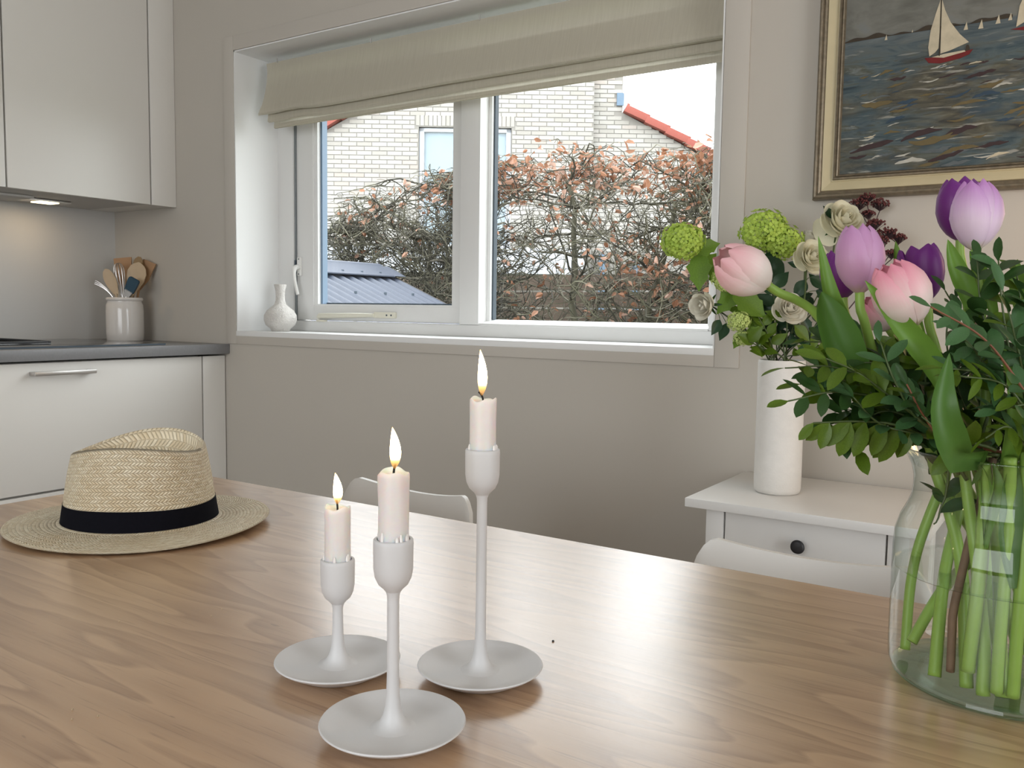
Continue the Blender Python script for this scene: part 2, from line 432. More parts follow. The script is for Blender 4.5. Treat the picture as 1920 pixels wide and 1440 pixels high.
mb.box(XL - .1, -1.8, YB - .1, YB, -.05, ZT); mb.box(.6, XR + .1, YB - .1, YB, -.05, ZT)
mb.box(-1.8, .6, YB - .1, YB, -.05, .7); mb.box(-1.8, .6, YB - .1, YB, 2.2, ZT)
struct(mb.build('wall_back', M['wall'], None, 30))

# casing around the opening, a few millimetres proud of the wall
def trim(n, x0, x1, z0, z1): struct(box('trim_%d' % n, x0, x1, WY - .006, WY + .002, z0, z1, M['trimwall'], None, .002))
trim(1, OX0 - .052, OX0 - .001, OZ0 - .044, OZ1 + .05)
trim(2, OX1 + .001, OX1 + .062, OZ0 - .044, OZ1 + .05)
trim(3, OX0 - .001, OX1 + .001, OZ0 - .044, OZ0 - .001)
trim(4, OX0 - .001, OX1 + .001, OZ1 + .001, OZ1 + .05)

# window: lining, sill, fixed frame, opening sash, panes, hardware
win = thing('window_1', None, None, (-1.63, 2.13, OZ0)); struct(win)
FY = 2.22
box('reveal_lining', OX0, OX0 + .004, WY - .004, FY, OZ0, OZ1, M['lining'], win)
box('reveal_lining', OX1 - .004, OX1, WY - .004, FY, OZ0, OZ1, M['lining'], win)
box('reveal_lining', OX0, OX1, WY - .004, FY, OZ1 - .004, OZ1, M['lining'], win)
box('window_sill', OX0, OX1, WY - .007, FY + .02, OZ0 - .016, OZ0 + .002, M['lining'], win, .002)
def bar(x0, x1, z0, z1, y0=FY, y1=2.305, m='frame', n='frame_bar', bev=.003): return box(n, x0, x1, y0, y1, z0, z1, M[m], win, bev)
bar(OX0, -2.421, 1.005, 1.845); bar(-.85, OX1, 1.005, 1.845)
bar(-1.669, -1.595, 1.0055, 1.8445, FY - .003)
bar(OX0, OX1, OZ0 + .002, 1.005); bar(OX0, OX1, 1.845, OZ1)
bar(-1.595, -.85, 1.003, 1.0105, FY - .002)
# fixed light: glazing beads, gasket, pane
mb = MB()
mb.prism([(FY, 1.0105), (2.285, 1.0225), (2.285, 1.004), (FY, 1.004)], lambda a, b, d: (d, a, b), -1.595, -.85)
mb.build('glazing_bead', M['lining'], win, 30)
box('glazing_bead', -1.595, -1.583, 2.262, 2.29, 1.01, 1.85, M['lining'], win)
box('gasket', -1.583, -1.578, 2.272, 2.29, 1.022, 1.85, M['gasket'], win)
box('glazing_bead', -.868, -.85, 2.262, 2.29, 1.01, 1.85, M['lining'], win)
box('pane', -1.58, -.862, 2.286, 2.290, 1.018, 1.85, M['pane'], win)
# opening sash
SY0, SY1 = 2.233, 2.285
sash = box('sash', -2.415, -2.332, SY0, SY1, 1.008, 1.842, M['frame'], win, .003)
box('sash_rail', -2.334, -1.66, SY0, SY1, 1.008, 1.060, M['frame'], sash, .003)
box('sash_rail', -2.334, -1.66, SY0, SY1, 1.79, 1.842, M['frame'], sash, .003)
box('sash_stile', -1.712, -1.664, SY0, SY1, 1.058, 1.792, M['frame'], sash, .003)
box('glazing_bead', -2.333, -2.315, SY0 + .006, SY1 - .008, 1.058, 1.792, M['lining'], sash)
box('glazing_bead', -2.316, -1.711, SY0 + .004, SY1 - .008, 1.0595, 1.0655, M['lining'], sash)
box('spacer_bar', -2.316, -2.306, SY0 + .020, SY1 - .008, 1.064, 1.792, M['spacer'], sash)
box('gasket', -2.306, -1.711, SY1 - .012, SY1 - .006, 1.065, 1.0705, M['gasket'], sash)
box('pane', -2.312, -1.711, SY1 - .010, SY1 - .006, 1.066, 1.79, M['pane'], win)
box('gasket', -2.4205, -2.4155, SY0 - .006, SY0 + .002, 1.006, 1.84, M['seal'], win)
# handle and stay bar
mb = MB().box(-2.408, -2.388, SY0 - .008, SY0, 1.165, 1.232, .003)
hp = mb.build('handle_plate', M['hardware'], win, 30)
for z in (1.172, 1.225): MB().tube([(-2.398, SY0 - .0095, z), (-2.398, SY0 - .007, z)], .0022, 8).build('screw', M['gasket'], hp)
mb = MB(); mb.tube(bez([(-2.398, SY0 - .008, 1.196), (-2.398, SY0 - .032, 1.20), (-2.404, SY0 - .034, 1.185), (-2.380, SY0 - .03, 1.098)], 12),
                   [.008, .0085, .009, .009, .009, .0085, .008, .007, .0065, .006, .006, .006, .0065], 10)
mb.build('handle_lever', M['hardware'], hp, 60)
box('lock_keep', -2.4225, -2.412, SY0 - .007, SY0, 1.175, 1.222, M['gasket'], win)
mb = MB().box(-2.30, -2.258, FY - .006, FY + .008, 1.003, 1.010, .002); stay = mb.build('stay_bracket', M['cream_hw'], win, 30)
MB().tube([(-2.292, SY0 - .014, 1.018), (-2.285, SY0 - .017, 1.024), (-2.12, SY0 - .017, 1.028), (-2.03, SY0 - .016, 1.029)], [.008, .0095, .0085, .006], 10).build('stay_arm', M['cream_hw'], stay, 60)
MB().box(-2.035, -1.94, SY0 - .012, SY0 + .001, 1.020, 1.040, .004).build('stay_plate', M['cream_hw'], stay, 30)
for x in (-1.975, -1.955): MB().tube([(x, SY0 - .0135, 1.03), (x, SY0 - .011, 1.03)], .003, 8).build('screw', M['gasket'], stay)

# roman blind: one long cloth with stacked folds at the bottom
bl = thing('roman_blind', 'cream linen roman blind half lowered in the window', 'blind', (-1.62, 2.11, 1.66))
def clothrun(prof, x0, x1, nx=70, seed=1, wav=.004, edge=0.0):
    r = random.Random(seed); ph = [r.uniform(0, 6) for _ in range(6)]
    ys = [p[0] for p in prof]; zs = [p[1] for p in prof]; k = len(prof) - 1
    def fn(a, b):
        i = b * k; y = interp(i, range(k + 1), ys); z = interp(i, range(k + 1), zs)
        x = x0 + (x1 - x0) * a
        if a == 0: x += edge * math.sin(b * PI * 1.0) - edge * .8 * b
        w = math.sin(x * 3.1 + ph[0]) * .5 + math.sin(x * 7.3 + ph[1] + b * 2) * .3 + math.sin(x * 14 + ph[2]) * .12
        y += w * wav * (0.25 + b); z += (math.sin(x * 2.3 + ph[3]) + .5 * math.sin(x * 5.7 + ph[4])) * .0035 * b
        lo = math.exp(-((x - (x0 + .16)) / .07) ** 2); z += lo * .006 * b
        return (x, y, z)
    return MB().grid(fn, nx, 22)
bx0, bx1 = -2.435, -.772
panel = [(2.118, 1.888), (2.116, 1.86), (2.108, 1.82), (2.098, 1.78), (2.088, 1.745), (2.082, 1.726), (2.084, 1.716), (2.094, 1.712)]
clothrun(panel, bx0, bx1, seed=3, edge=.02).build('front_panel', M['linen'], bl, 180, False)
clothrun([(2.094, 1.712), (2.110, 1.730), (2.124, 1.775), (2.130, 1.815), (2.124, 1.78), (2.108, 1.72), (2.104, 1.692), (2.110, 1.688)], bx0 + .018, bx1, seed=3, wav=.003).build('fold', M['linen'], bl, 180, False)
clothrun([(2.110, 1.688), (2.126, 1.72), (2.134, 1.78), (2.130, 1.74), (2.122, 1.69), (2.120, 1.668)], bx0 + .03, bx1, seed=5, wav=.002).build('hem', M['linen'], bl, 180, False)
box('hem_batten', bx0 + .03, bx1, 2.1235, 2.1295, 1.668, 1.684, M['linen'], bl)
box('head_rail', bx0 + .02, bx1 - .003, 2.124, 2.150, 1.862, 1.887, M['carcass'], bl, .003)
for x in (-2.38, -1.95, -1.53, -1.1): MB().tube([(x, 2.116, 1.884), (x, 2.116, 1.898)], .0022, 8).build('hook', M['steel'], bl)

# ------------------------------------------------------------------ kitchen along the left wall
KX = -2.565
wt = thing('worktop', 'dark grey kitchen worktop running along the left wall', 'worktop', (-2.9, .9, .886))
box('slab', XL + .001, -2.542, -.2, WY - .001, .886, .92, M['worktop'], wt, .002)
def base_unit(y0, y1, label, split=.4945):
    t = thing('base_cabinet', label, 'cabinet', (-2.9, (y0 + y1) / 2, 0), 'kitchen base cabinets')
    box('body', XL + .002, KX - .022, y0 + .001, y1 - .001, .10, .880, M['carcass'], t)
    box('plinth', XL + .05, KX - .06, y0 + .001, y1 - .001, .0, .10, M['black'], t)
    for z0, z1 in ((split + .003, .879), (.105, split - .004)):
        d = box('drawer_front', KX - .02, KX, y0 + .002, y1 - .002, z0, z1, M['cabinet'], t, .0015)
        c = (y0 + y1) / 2 if y1 < 1.5 else 1.437; z = z1 - .030
        mb = MB().box(KX + .022, KX + .032, c - .094, c + .094, z - .006, z + .006, .0015)
        mb.box(KX - .001, KX + .023, c - .094, c - .078, z - .0055, z + .0055, .001); mb.box(KX - .001, KX + .023, c + .078, c + .094, z - .0055, z + .0055, .001)
        mb.build('handle', M['steel'], d, 30)
base_unit(1.037, 1.935, 'off-white base cabinet with steel bar handles under the hob')
base_unit(.10, 1.035, 'off-white base cabinet with bar handles at the far side of the hob cabinet')
fp = box('filler_panel', KX - .02, KX, 1.939, WY - .004, .0, .879, M['cabinet'], None, .0015); seat(fp)
tag(fp, 'narrow off-white filler panel between base cabinet and window wall', 'panel')
UX = -2.83
def upper_unit(y0, y1, label):
    t = thing('wall_cabinet', label, 'cabinet', (-3.03, (y0 + y1) / 2, 1.41), 'kitchen wall cabinets')
    box('body', XL + .002, UX - .022, y0 + .001, y1 - .001, 1.418, 2.40, M['carcass'], t)
    box('door', UX - .02, UX, y0 + .002, y1 - .002, 1.41, 2.40, M['cabinet'], t, .0015)
    box('bottom_panel', XL + .002, UX - .021, y0 + .001, y1 - .001, 1.412, 1.4185, M['carcass'], t)
    return t
upper_unit(1.432, 1.930, 'off-white wall cabinet with the lit strip lamp under it')
upper_unit(.93, 1.430, 'off-white wall cabinet next to the one with the strip lamp')
fp = MB().box(UX - .02, UX, 1.934, WY - .001, 1.41, 2.40, .0015).box(XL + .002, UX - .021, 1.931, WY - .001, 1.412, 1.42).build('filler_panel', M['cabinet'], None, 30); seat(fp)
tag(fp, 'narrow off-white filler strip between wall cabinet and window wall', 'panel')
lm = thing('under_cabinet_lamp', 'small warm strip lamp set under the wall cabinet above the hob', 'lamp', (-3.07, 1.68, 1.40))
box('housing', -3.105, -3.035, 1.60, 1.755, 1.404, 1.4115, M['steel'], lm, .002)
box('diffuser', -3.098, -3.042, 1.645, 1.715, 1.401, 1.405, M['led'], lm, .001)
box('extractor_plate', -3.16, -2.99, 1.44, 1.60, 1.404, 1.4115, M['carcass'], lm, .001)
sl = bpy.data.lights.new('strip_lamp_light', 'AREA'); sl.shape = 'RECTANGLE'; sl.size = .05; sl.size_y = .07; sl.energy = .22; sl.color = (1, .70, .42)
so = bpy.data.objects.new('strip_lamp_light', sl); COL.objects.link(so); so.location = (-3.07, 1.68, 1.4005)

hob = thing('induction_hob', 'black glass induction hob set into the grey worktop', 'hob', (-2.87, 1.38, .92))
box('glass', -3.14, -2.60, 1.0, 1.815, .9202, .926, M['hobglass'], hob, .0015)
box('edge_strip', -2.6, -2.596, 1.0, 1.815, .9202, .9255, M['gasket'], hob)
tr = thing('hob_tray', 'thin black tray with raised rim lying on the hob', 'tray', (-2.86, 1.25, .926))
box('base', -3.04, -2.72, 1.02, 1.495, .9265, .930, M['hobglass'], tr, .001)
for q in ((-3.04, -2.72, 1.487, 1.495), (-3.04, -2.72, 1.02, 1.028), (-2.728, -2.72, 1.028, 1.487), (-3.04, -3.032, 1.028, 1.487)):
    box('rim', *q, .930, .937, M['black'], tr, .001)

# utensil jar and what stands in it
JX, JY, JZ = -3.003, 1.93, .9205
jar = thing('utensil_jar', 'white glazed stoneware jar holding kitchen utensils', 'jar', (JX, JY, JZ))
prof = [(.0, .004), (.058, .004), (.0615, .0), (.064, .004), (.0655, .03), (.0655, .11), (.064, .132), (.0595, .142), (.0598, .146), (.064, .149), (.0645, .155), (.062, .159), (.057, .159), (.056, .15), (.057, .12), (.058, .012), (.0, .010)]
MB().lathe(prof, (JX, JY, JZ), 56).build('jar_body', M['stoneware'], jar, 50)
def V3(*a): return Vector(a)
vr = Vector((math.cos(YAW), math.sin(YAW), 0)); vb = Vector((-math.sin(YAW), math.cos(YAW), 0))   # sideways and away as seen across the room
def jarp(s, d, h): return Vector((JX, JY, JZ)) + vr * s + vb * d + Vector((0, 0, h))
def utensil(name, label, parts):
    o = thing(name, label, 'utensil', jarp(0, 0, .012), 'kitchen utensils in the jar')
    for nm, mb, mt in parts: mb.build(nm, M[mt], o, 50)
def paddle(base, tip, outline, thick, nrm, dish=0.0):
    """flat blade: outline of (along 0..1, half width) between base and tip"""
    d = tip - base; L = d.length; d.normalize(); s = d.cross(nrm).normalized(); n = s.cross(d)
    mb = MB()
    def fn(a, b):
        t = b; w = interp(t, [o[0] for o in outline], [o[1] for o in outline]); q = (a - .5) * 2
        return base + d * (t * L) + s * (q * w) + n * (dish * (q * q - 1) * math.sin(PI * t))
    def fn2(a, b): return Vector(fn(1 - a, b)) - n * thick
    mb.grid(fn, 8, 14); mb.grid(fn2, 8, 14)
    m = 15 * 9
    for j in range(14):
        mb.f.append((j * 9, (j + 1) * 9, m + (j + 1) * 9 + 8, m + j * 9 + 8)); mb.f.append((j * 9 + 8, m + j * 9, m + (j + 1) * 9, (j + 1) * 9 + 8))
    return mb
ov = [(0, .006), (.15, .011), (.4, .018), (.6, .0205), (.8, .018), (.93, .012), (1, .003)]
nrm = -vb + Vector((0, 0, .2))
def grip(a, b, r0, r1, n=10): return MB().tube([a, a.lerp(b, .5), b], [r0, (r0 + r1) / 2, r1], n)
p0, p1 = jarp(-.016, -.027, .165), jarp(-.054, -.032, .262)
utensil('wooden_spoon', 'pale wooden spoon leaning left in the jar', [('handle', grip(jarp(.004, -.023, .02), p0.lerp(p1, .08), .005, .005), 'woodlight'), ('bowl', paddle(p0, p1, ov, .004, nrm + vr * .12, .004), 'woodlight')])
p0, p1 = jarp(-.014, .036, .175), jarp(-.028, .052, .308)
utensil('wooden_spatula', 'square-ended brown wooden spatula behind the whisk', [('handle', grip(jarp(-.022, .016, .02), p0.lerp(p1, .1), .005, .006), 'woodmid'), ('blade', paddle(p0, p1, [(0, .008), (.3, .018), (.55, .031), (1, .033)], .005, nrm), 'woodmid')])
w = MB(); hb = jarp(-.006, -.001, .168); ht = jarp(-.024, .004, .285); ax = (ht - hb).normalized(); sx = ax.cross(-vb).normalized(); sy_ = ax.cross(sx)
for k in range(5):
    a = PI * k / 5; dirv = sx * math.cos(a) + sy_ * math.sin(a)
    L = (ht - hb).length; pts = []
    for i in range(25):
        t = i / 24 * 2 - 1; hh = L * (1 - abs(t) ** 2.6); pts.append(hb + ax * hh + dirv * (.027 * math.sin(t * PI / 2) * (1 - .80 * abs(t) ** 3)))
    w.tube(pts, .0012, 6)
utensil('whisk', 'steel balloon whisk in the utensil jar', [('handle', grip(jarp(.0, -.004, .02), hb + ax * .006, .0055, .0055), 'steel'), ('wires', w, 'steel')])
p0, p1 = jarp(.016, .013, .16), jarp(.050, .018, .29)
utensil('round_spoon', 'large round pale wooden spoon behind the teal brush', [('handle', grip(jarp(.006, .008, .02), p0.lerp(p1, .08), .0045, .0045), 'woodlight'), ('bowl', paddle(p0, p1, [(0, .006), (.25, .020), (.5, .034), (.72, .036), (.88, .028), (.96, .016), (1, .004)], .004, nrm, .003), 'woodlight')])
p0, p1 = jarp(.022, .027, .19), jarp(.044, .031, .312)
utensil('wooden_scraper', 'narrow round-ended brown wooden utensil at the back of the jar', [('handle', grip(jarp(.005, .023, .02), p0.lerp(p1, .08), .0045, .0045), 'wooddark'), ('blade', paddle(p0, p1, [(0, .008), (.5, .019), (.85, .017), (.95, .012), (1, .004)], .005, nrm), 'wooddark')])
p0, p1 = jarp(.034, .040, .19), jarp(.077, .045, .295)
utensil('angled_spatula', 'brown wooden spatula with a slanted corner leaning right', [('handle', grip(jarp(.008, .037, .02), p0.lerp(p1, .08), .0045, .0045), 'woodmid'), ('blade', paddle(p0, p1, [(0, .007), (.4, .022), (1, .026)], .005, nrm), 'woodmid')])
p0, p1 = jarp(.022, -.034, .165), jarp(.054, -.040, .228)
utensil('basting_brush', 'teal silicone basting brush in front of the round spoon', [('handle', grip(jarp(.018, -.028, .02), p0.lerp(p1, -.05), .0045, .005), 'steel'), ('ferrule', paddle(p0 - (p1 - p0) * .15, p0.lerp(p1, .3), [(0, .008), (1, .016)], .010, nrm), 'steel'), ('bristles', paddle(p0.lerp(p1, .25), p1, [(0, .018), (.6, .021), (.9, .021), (1, .017)], .010, nrm), 'teal')])
ton = MB()
for k in (-1, 0, 1): ton.tube(bez([jarp(-.0205, -.039, .15), jarp(-.034, -.041 + k * .003, .185), jarp(-.072, -.042 + k * .003, .208 + k * .006), jarp(-.088, -.042 + k * .003, .213 + k * .006)], 8), .0024, 6)
utensil('serving_fork', 'dark steel serving fork lowest on the left of the jar', [('handle', grip(jarp(-.006, -.040, .02), jarp(-.021, -.039, .152), .0035, .0035, 8), 'steel'), ('tines', ton, 'steel')])

# small bottle vase on the sill
sv = thing('bud_vase', 'small white embossed bottle vase standing on the window sill', 'vase', (-2.372, 2.115, .968))
g = G('embossed_bisque'); co = g.coord(); nz = g.noise(co, 55, 3, .6, 2.5)
g.base(g.mix(g.noise(co, 9, 2), (.69, .66, .62), (.73, .70, .66))); g.p.inputs['Roughness'].default_value = .45; g.bump(nz, 1.0, .008)
prof = [(.0, .0), (.030, .0), (.033, .004), (.034, .009), (.050, .022), (.0565, .040), (.0555, .056), (.046, .073), (.030, .085), (.020, .094), (.016, .108), (.0155, .125), (.017, .143), (.0205, .157), (.0215, .162), (.020, .1635), (.0165, .157), (.0125, .14), (.012, .10)]
MB().lathe(prof, (-2.372, 2.115, .968), 56).build('body', g.m, sv, 60)

# ------------------------------------------------------------------ dining table
TX0, TX1, TY0, TY1, TZ = -1.353, 1.05, -.30, .992, .75
tb = thing('dining_table', 'large oak dining table with the candles, hat and tulips on it', 'table', (-.15, .35, 0))
def rrect(x0, x1, y0, y1, r, n=8):
    o = []
    for cx, cy, a0 in ((x1 - r, y1 - r, 0), (x0 + r, y1 - r, 90), (x0 + r, y0 + r, 180), (x1 - r, y0 + r, 270)):
        for i in range(n + 1):
            a = math.radians(a0 + 90 * i / n); o.append((cx + r * math.cos(a), cy + r * math.sin(a)))
    return o
bm = bmesh.new(); ol = rrect(TX0, TX1, TY0, TY1, .03)
fv = [bm.verts.new((x, y, TZ - .032)) for x, y in ol]; f = bm.faces.new(fv)
ex = bmesh.ops.extrude_face_region(bm, geom=[f]); bmesh.ops.translate(bm, vec=(0, 0, .032), verts=[v for v in ex['geom'] if isinstance(v, bmesh.types.BMVert)])
bmesh.ops.recalc_face_normals(bm, faces=bm.faces[:])
top = [e for e in bm.edges if all(v.co.z > TZ - .001 for v in e.verts)]
bmesh.ops.bevel(bm, geom=top, offset=.002, segments=2, affect='EDGES')
bm.verts.index_update(); mb = MB(); mb.add([v.co[:] for v in bm.verts], [[v.index for v in q.verts] for q in bm.faces]); bm.free()
mb.build('tabletop', M['oak'], tb, 30)
for x in (TX0 + .046, TX1 - .046):
    for y in (TY0 + .09, TY1 - .09): box('leg', x - .04, x + .04, y - .04, y + .04, 0, TZ - .033, M['oak'], tb, .004)
for q in ((TX0 + .085, TX1 - .085, TY1 - .10, TY1 - .08), (TX0 + .085, TX1 - .085, TY0 + .08, TY0 + .10)): box('apron', *q, TZ - .11, TZ - .033, M['oak'], tb)

# ------------------------------------------------------------------ chairs at the far side of the table
def chair(cx, cy, rz, label):
    t = thing('dining_chair', label, 'chair', (0, 0, 0), 'white shell chairs along the far side of the table')
    # back shell, local frame: faces -y; b = 0 at the seat, 1 at the top
    W0, W1, H0, H1 = .205, .150, .47, .742
    def shell(side):
        def fn(a, b):
            q = (a - .5) * 2
            w = W0 + (W1 - W0) * b ** 1.2
            x = q * w
            cr = max(0, abs(q) - .80) / .20                          # rounded top corners
            ztop = H1 - .021 * (1 - q * q) - .032 * cr ** 2.4
            z = H0 + (ztop - H0) * b
            y = .10 + .085 * b ** .85 - .030 * q * q + side * .0045
            return (x, y, z)
        return fn
    mb = MB(); mb.grid(shell(-1), 36, 16); mb.grid(shell(1), 36, 16)
    c = 37; m = 17 * 37
    for i in range(36): mb.f.append((16 * c + i, 16 * c + i + 1, m + 16 * c + i + 1, m + 16 * c + i)); mb.f.append((i, i + 1, m + i + 1, m + i))
    for j in range(16): mb.f.append((j * c, (j + 1) * c, m + (j + 1) * c, m + j * c)); mb.f.append((j * c + 36, (j + 1) * c + 36, m + (j + 1) * c + 36, m + j * c + 36))
    mb.build('backrest', M['chair'], t, 50)
    def seatfn(side):
        def fn(a, b):
            q = (a - .5) * 2; w = .20 + .02 * math.sin(PI * b)
            y = -.29 + .40 * b
            z = .445 + .025 * q * q * b + .035 * max(0, b - .8) / .2 - .012 * max(0, .15 - b) / .15 + side * .0045
            return (q * w, y, z)
        return fn
    mb = MB(); mb.grid(seatfn(-1), 20, 20); mb.grid(seatfn(1), 20, 20); c = 21; m = 21 * 21
    for i in range(20): mb.f.append((20 * c + i, 20 * c + i + 1, m + 20 * c + i + 1, m + 20 * c + i)); mb.f.append((i, i + 1, m + i + 1, m + i))
    for j in range(20): mb.f.append((j * c, (j + 1) * c, m + (j + 1) * c, m + j * c)); mb.f.append((j * c + 20, (j + 1) * c + 20, m + (j + 1) * c + 20, m + j * c + 20))
    mb.build('seat', M['chair'], t, 50)
    for sx in (-1, 1):
        for y0, y1 in ((-.20, -.25), (.06, .13)): MB().tube([(sx * .20, y1, 0), (sx * .14, y0, .438)], [.011, .011], 12).build('leg', M['legs'], t)
    t.location = (cx, cy, 0); t.rotation_euler = (0, 0, rz)
chair(-1.015, 1.03, math.radians(-3), 'white shell chair tucked in behind the candles')
chair(-.295, 1.015, math.radians(2), 'white shell chair tucked in before the white nightstand')

# ------------------------------------------------------------------ nightstand with a drawer
nz_ = thing('nightstand', 'white wooden nightstand with a black-knobbed drawer', 'nightstand', (-.445, 1.84, 0))
box('top', -.670, -.218, 1.651, 2.026, .662, .680, M['white'], nz_, .0015)
for x in (-.634, -.290):
    for y in (1.678, 1.975): box('leg', x, x + .036, y, y + .036, 0, .662, M['white'], nz_, .001)
box('side_panel', -.628, -.612, 1.714, 1.975, .42, .662, M['white'], nz_); box('side_panel', -.274, -.260, 1.714, 1.975, .42, .662, M['white'], nz_)
box('back_panel', -.598, -.290, 1.990, 2.004, .30, .662, M['white'], nz_)
box('rail', -.598, -.290, 1.682, 1.70, .44, .462, M['white'], nz_)
box('shelf', -.60, -.288, 1.69, 1.99, .20, .216, M['white'], nz_)
dr = box('drawer_front', -.5945, -.2935, 1.680, 1.697, .468, .6585, M['white'], nz_, .0008)
MB().lathe([(.0, .0), (.006, .0), (.006, .010), (.0115, .013), (.0135, .018), (.0125, .0215), (.008, .023), (0, .0235)], n=24).build('knob', M['black'], None, 60)
kn = bpy.data.objects[-1] if False else [o for o in COL.objects if o.name == 'knob'][0]
kn.parent = dr; kn.rotation_euler = (PI / 2, 0, 0); kn.location = Vector((-.446, 1.681, .612)) - origin(dr)

# the warm lamp beyond the right edge of the picture, known by its orange glow on the wall
pl = bpy.data.lights.new('warm_lamp_right_offscreen', 'POINT'); pl.energy = 4.0; pl.color = (1, .62, .32); pl.shadow_soft_size = .10
po = bpy.data.objects.new('warm_lamp_right_offscreen', pl); COL.objects.link(po); po.location = (.33, 1.72, 1.25)

# ------------------------------------------------------------------ candle holders and candles
def holder(cx, cy, ztop, label):
    h = thing('candle_holder', label, 'candle holder', (cx, cy, TZ), 'greige candle holders')
    k = ztop - TZ; P = .0515
    plate = [(0, .0004), (.034, .0004), (.036, .0018), (P - .004, .0078), (P - .0012, .0098), (P, .0108), (P - .0006, .0118), (P - .0022, .0116), (P - .006, .0096), (.036, .0062), (.024, .0056), (.016, .0066)]
    mb = MB().lathe(plate, (cx, cy, TZ), 72, False, True); mb.build('drip_plate', M['holder'], h, 50)
    stem = [(.0175, .0062), (.013, .0076), (.0095, .0105), (.0072, .0150), (.0056, .021), (.0047, .030), (.0043, .045), (.0042, k - .044), (.0044, k - .040), (.0056, k - .0365)]
    MB().lathe(stem, (cx, cy, TZ), 36).build('stem', M['holder'], h, 60)
    cup = [(.0048, k - .038), (.0066, k - .0355), (.0105, k - .0318), (.0128, k - .027), (.0138, k - .021), (.0140, k - .003), (.0139, k - .0006), (.0134, k), (.0116, k), (.0113, k - .002), (.0113, k - .024), (.0, k - .025)]
    MB().lathe(cup, (cx, cy, TZ), 40).build('cup', M['holder'], h, 55)
def candle(cx, cy, zb, zt, zf, seed, label, lip=0.0, lean=(0, 0)):
    r = random.Random(seed)
    c = thing('candle', label, 'candle', (cx, cy, zb - .022), 'lit white candles')
    R = .0107; n = 36; rows = [(-.022, R), (-.001, R), (.0, R * 1.0), (.004, R * .995), ((zt - zb) * .5, R * .99), (zt - zb - .004, R * 1.01), (zt - zb - .0008, R * 1.0), (zt - zb, R * .93), (zt - zb - .0012, R * .86), (zt - zb - .0026, R * .55), (zt - zb - .003, .0004)]
    V = []; F = []
    ph = [r.uniform(0, 6) for _ in range(4)]
    for i, (z, rr) in enumerate(rows):
        for j in range(n):
            a = 2 * PI * j / n; e = 0; dz = 0
            if 5 <= i <= 8: dz = .0010 * math.sin(a * 2 + ph[0]) + .0007 * math.sin(a * 5 + ph[1]) + lip * .0016 * math.exp(-((a - 2.6) / .5) ** 2); e = lip * .0016 * math.exp(-((a - 2.6) / .45) ** 2) + .0003 * math.sin(a * 4 + ph[2])
            if 4 == i: e = .0002 * math.sin(a * 3 + ph[3])
            V.append((cx + (rr + e) * math.cos(a), cy + (rr + e) * math.sin(a), zb + z + dz))
    for i in range(len(rows) - 1):
        for j in range(n): F.append((i * n + j, i * n + (j + 1) % n, (i + 1) * n + (j + 1) % n, (i + 1) * n + j))
    F.append(tuple(range(n - 1, -1, -1))); MB().add(V, F).build('wax', M['wax'], c, 60)
    # drips where the candle meets the cup
    mb = MB()
    for k in range(7):
        a = r.uniform(0, 2 * PI); q = Vector((cx + math.cos(a) * (R + .0002), cy + math.sin(a) * (R + .0002), 0))
        mb.tube([q + Vector((0, 0, zb - .001)), q + Vector((0, 0, zb + .002)), q + Vector((0, 0, zb + r.uniform(.003, .006)))], [.0012, .0013, .0005], 8)
    mb.build('wax_drip', M['waxdrip'], c, 60)
    w0 = Vector((cx, cy, zt - .003)); lx = vr * lean[0] + vb * lean[1]
    MB().tube(bez([w0, w0 + Vector((0, 0, .005)), w0 + Vector((0, 0, .008)) + lx * .6, w0 + Vector((0, 0, .0085)) + lx], 8), [.0008] * 8 + [.0006], 8).build('wick', M['wick'], c, 60)
    # flame
    z0 = zt + .0012; H = zf - z0; fx = w0 + lx * .35
    prof = [(0, 0), (.08, .0015), (.18, .0029), (.3, .0037), (.42, .0039), (.55, .0036), (.7, .0028), (.83, .0018), (.93, .0009), (1, .0001)]
    mb = MB(); V = []; F = []; n = 16
    for t, rr in prof:
        cxx = Vector((fx.x, fx.y, z0 + H * t)) + vr * (-.0016 * t ** 2 + .001 * math.sin(t * 3))
        for j in range(n): a = 2 * PI * j / n; V.append((cxx.x + rr * math.cos(a), cxx.y + rr * math.sin(a), cxx.z))
    for i in range(len(prof) - 1):
        for j in range(n): F.append((i * n + j, i * n + (j + 1) % n, (i + 1) * n + (j + 1) % n, (i + 1) * n + j))
    mb.add(V, F).build('flame', M['flame'], c, 180)
SM, MI, TA = (-.508, .512), (-.397, .454), (-.405, .571)
holder(*SM, .8448, 'shortest greige candle holder with a wide drip plate')
holder(*MI, .8916, 'middle-height greige candle holder with a wide drip plate')
holder(*TA, .9391, 'tallest slender greige candle holder with a wide drip plate')
candle(*SM, .8448, .8885, .9165, 3, 'short lit white candle in the shortest holder', 0, (-.001, 0))
candle(*MI, .8916, .9384, .9695, 5, 'lit white candle with a dripping lip in the middle holder', 1, (.0015, 0))
candle(*TA, .9391, .9796, 1.019, 8, 'lit white candle in the tallest holder', .4, (-.004, 0))

# ------------------------------------------------------------------ straw hat
HX, HY = -1.08, .712
ht_ = thing('straw_hat', 'natural woven straw hat with a black ribbon band', 'hat', (HX, HY, TZ))
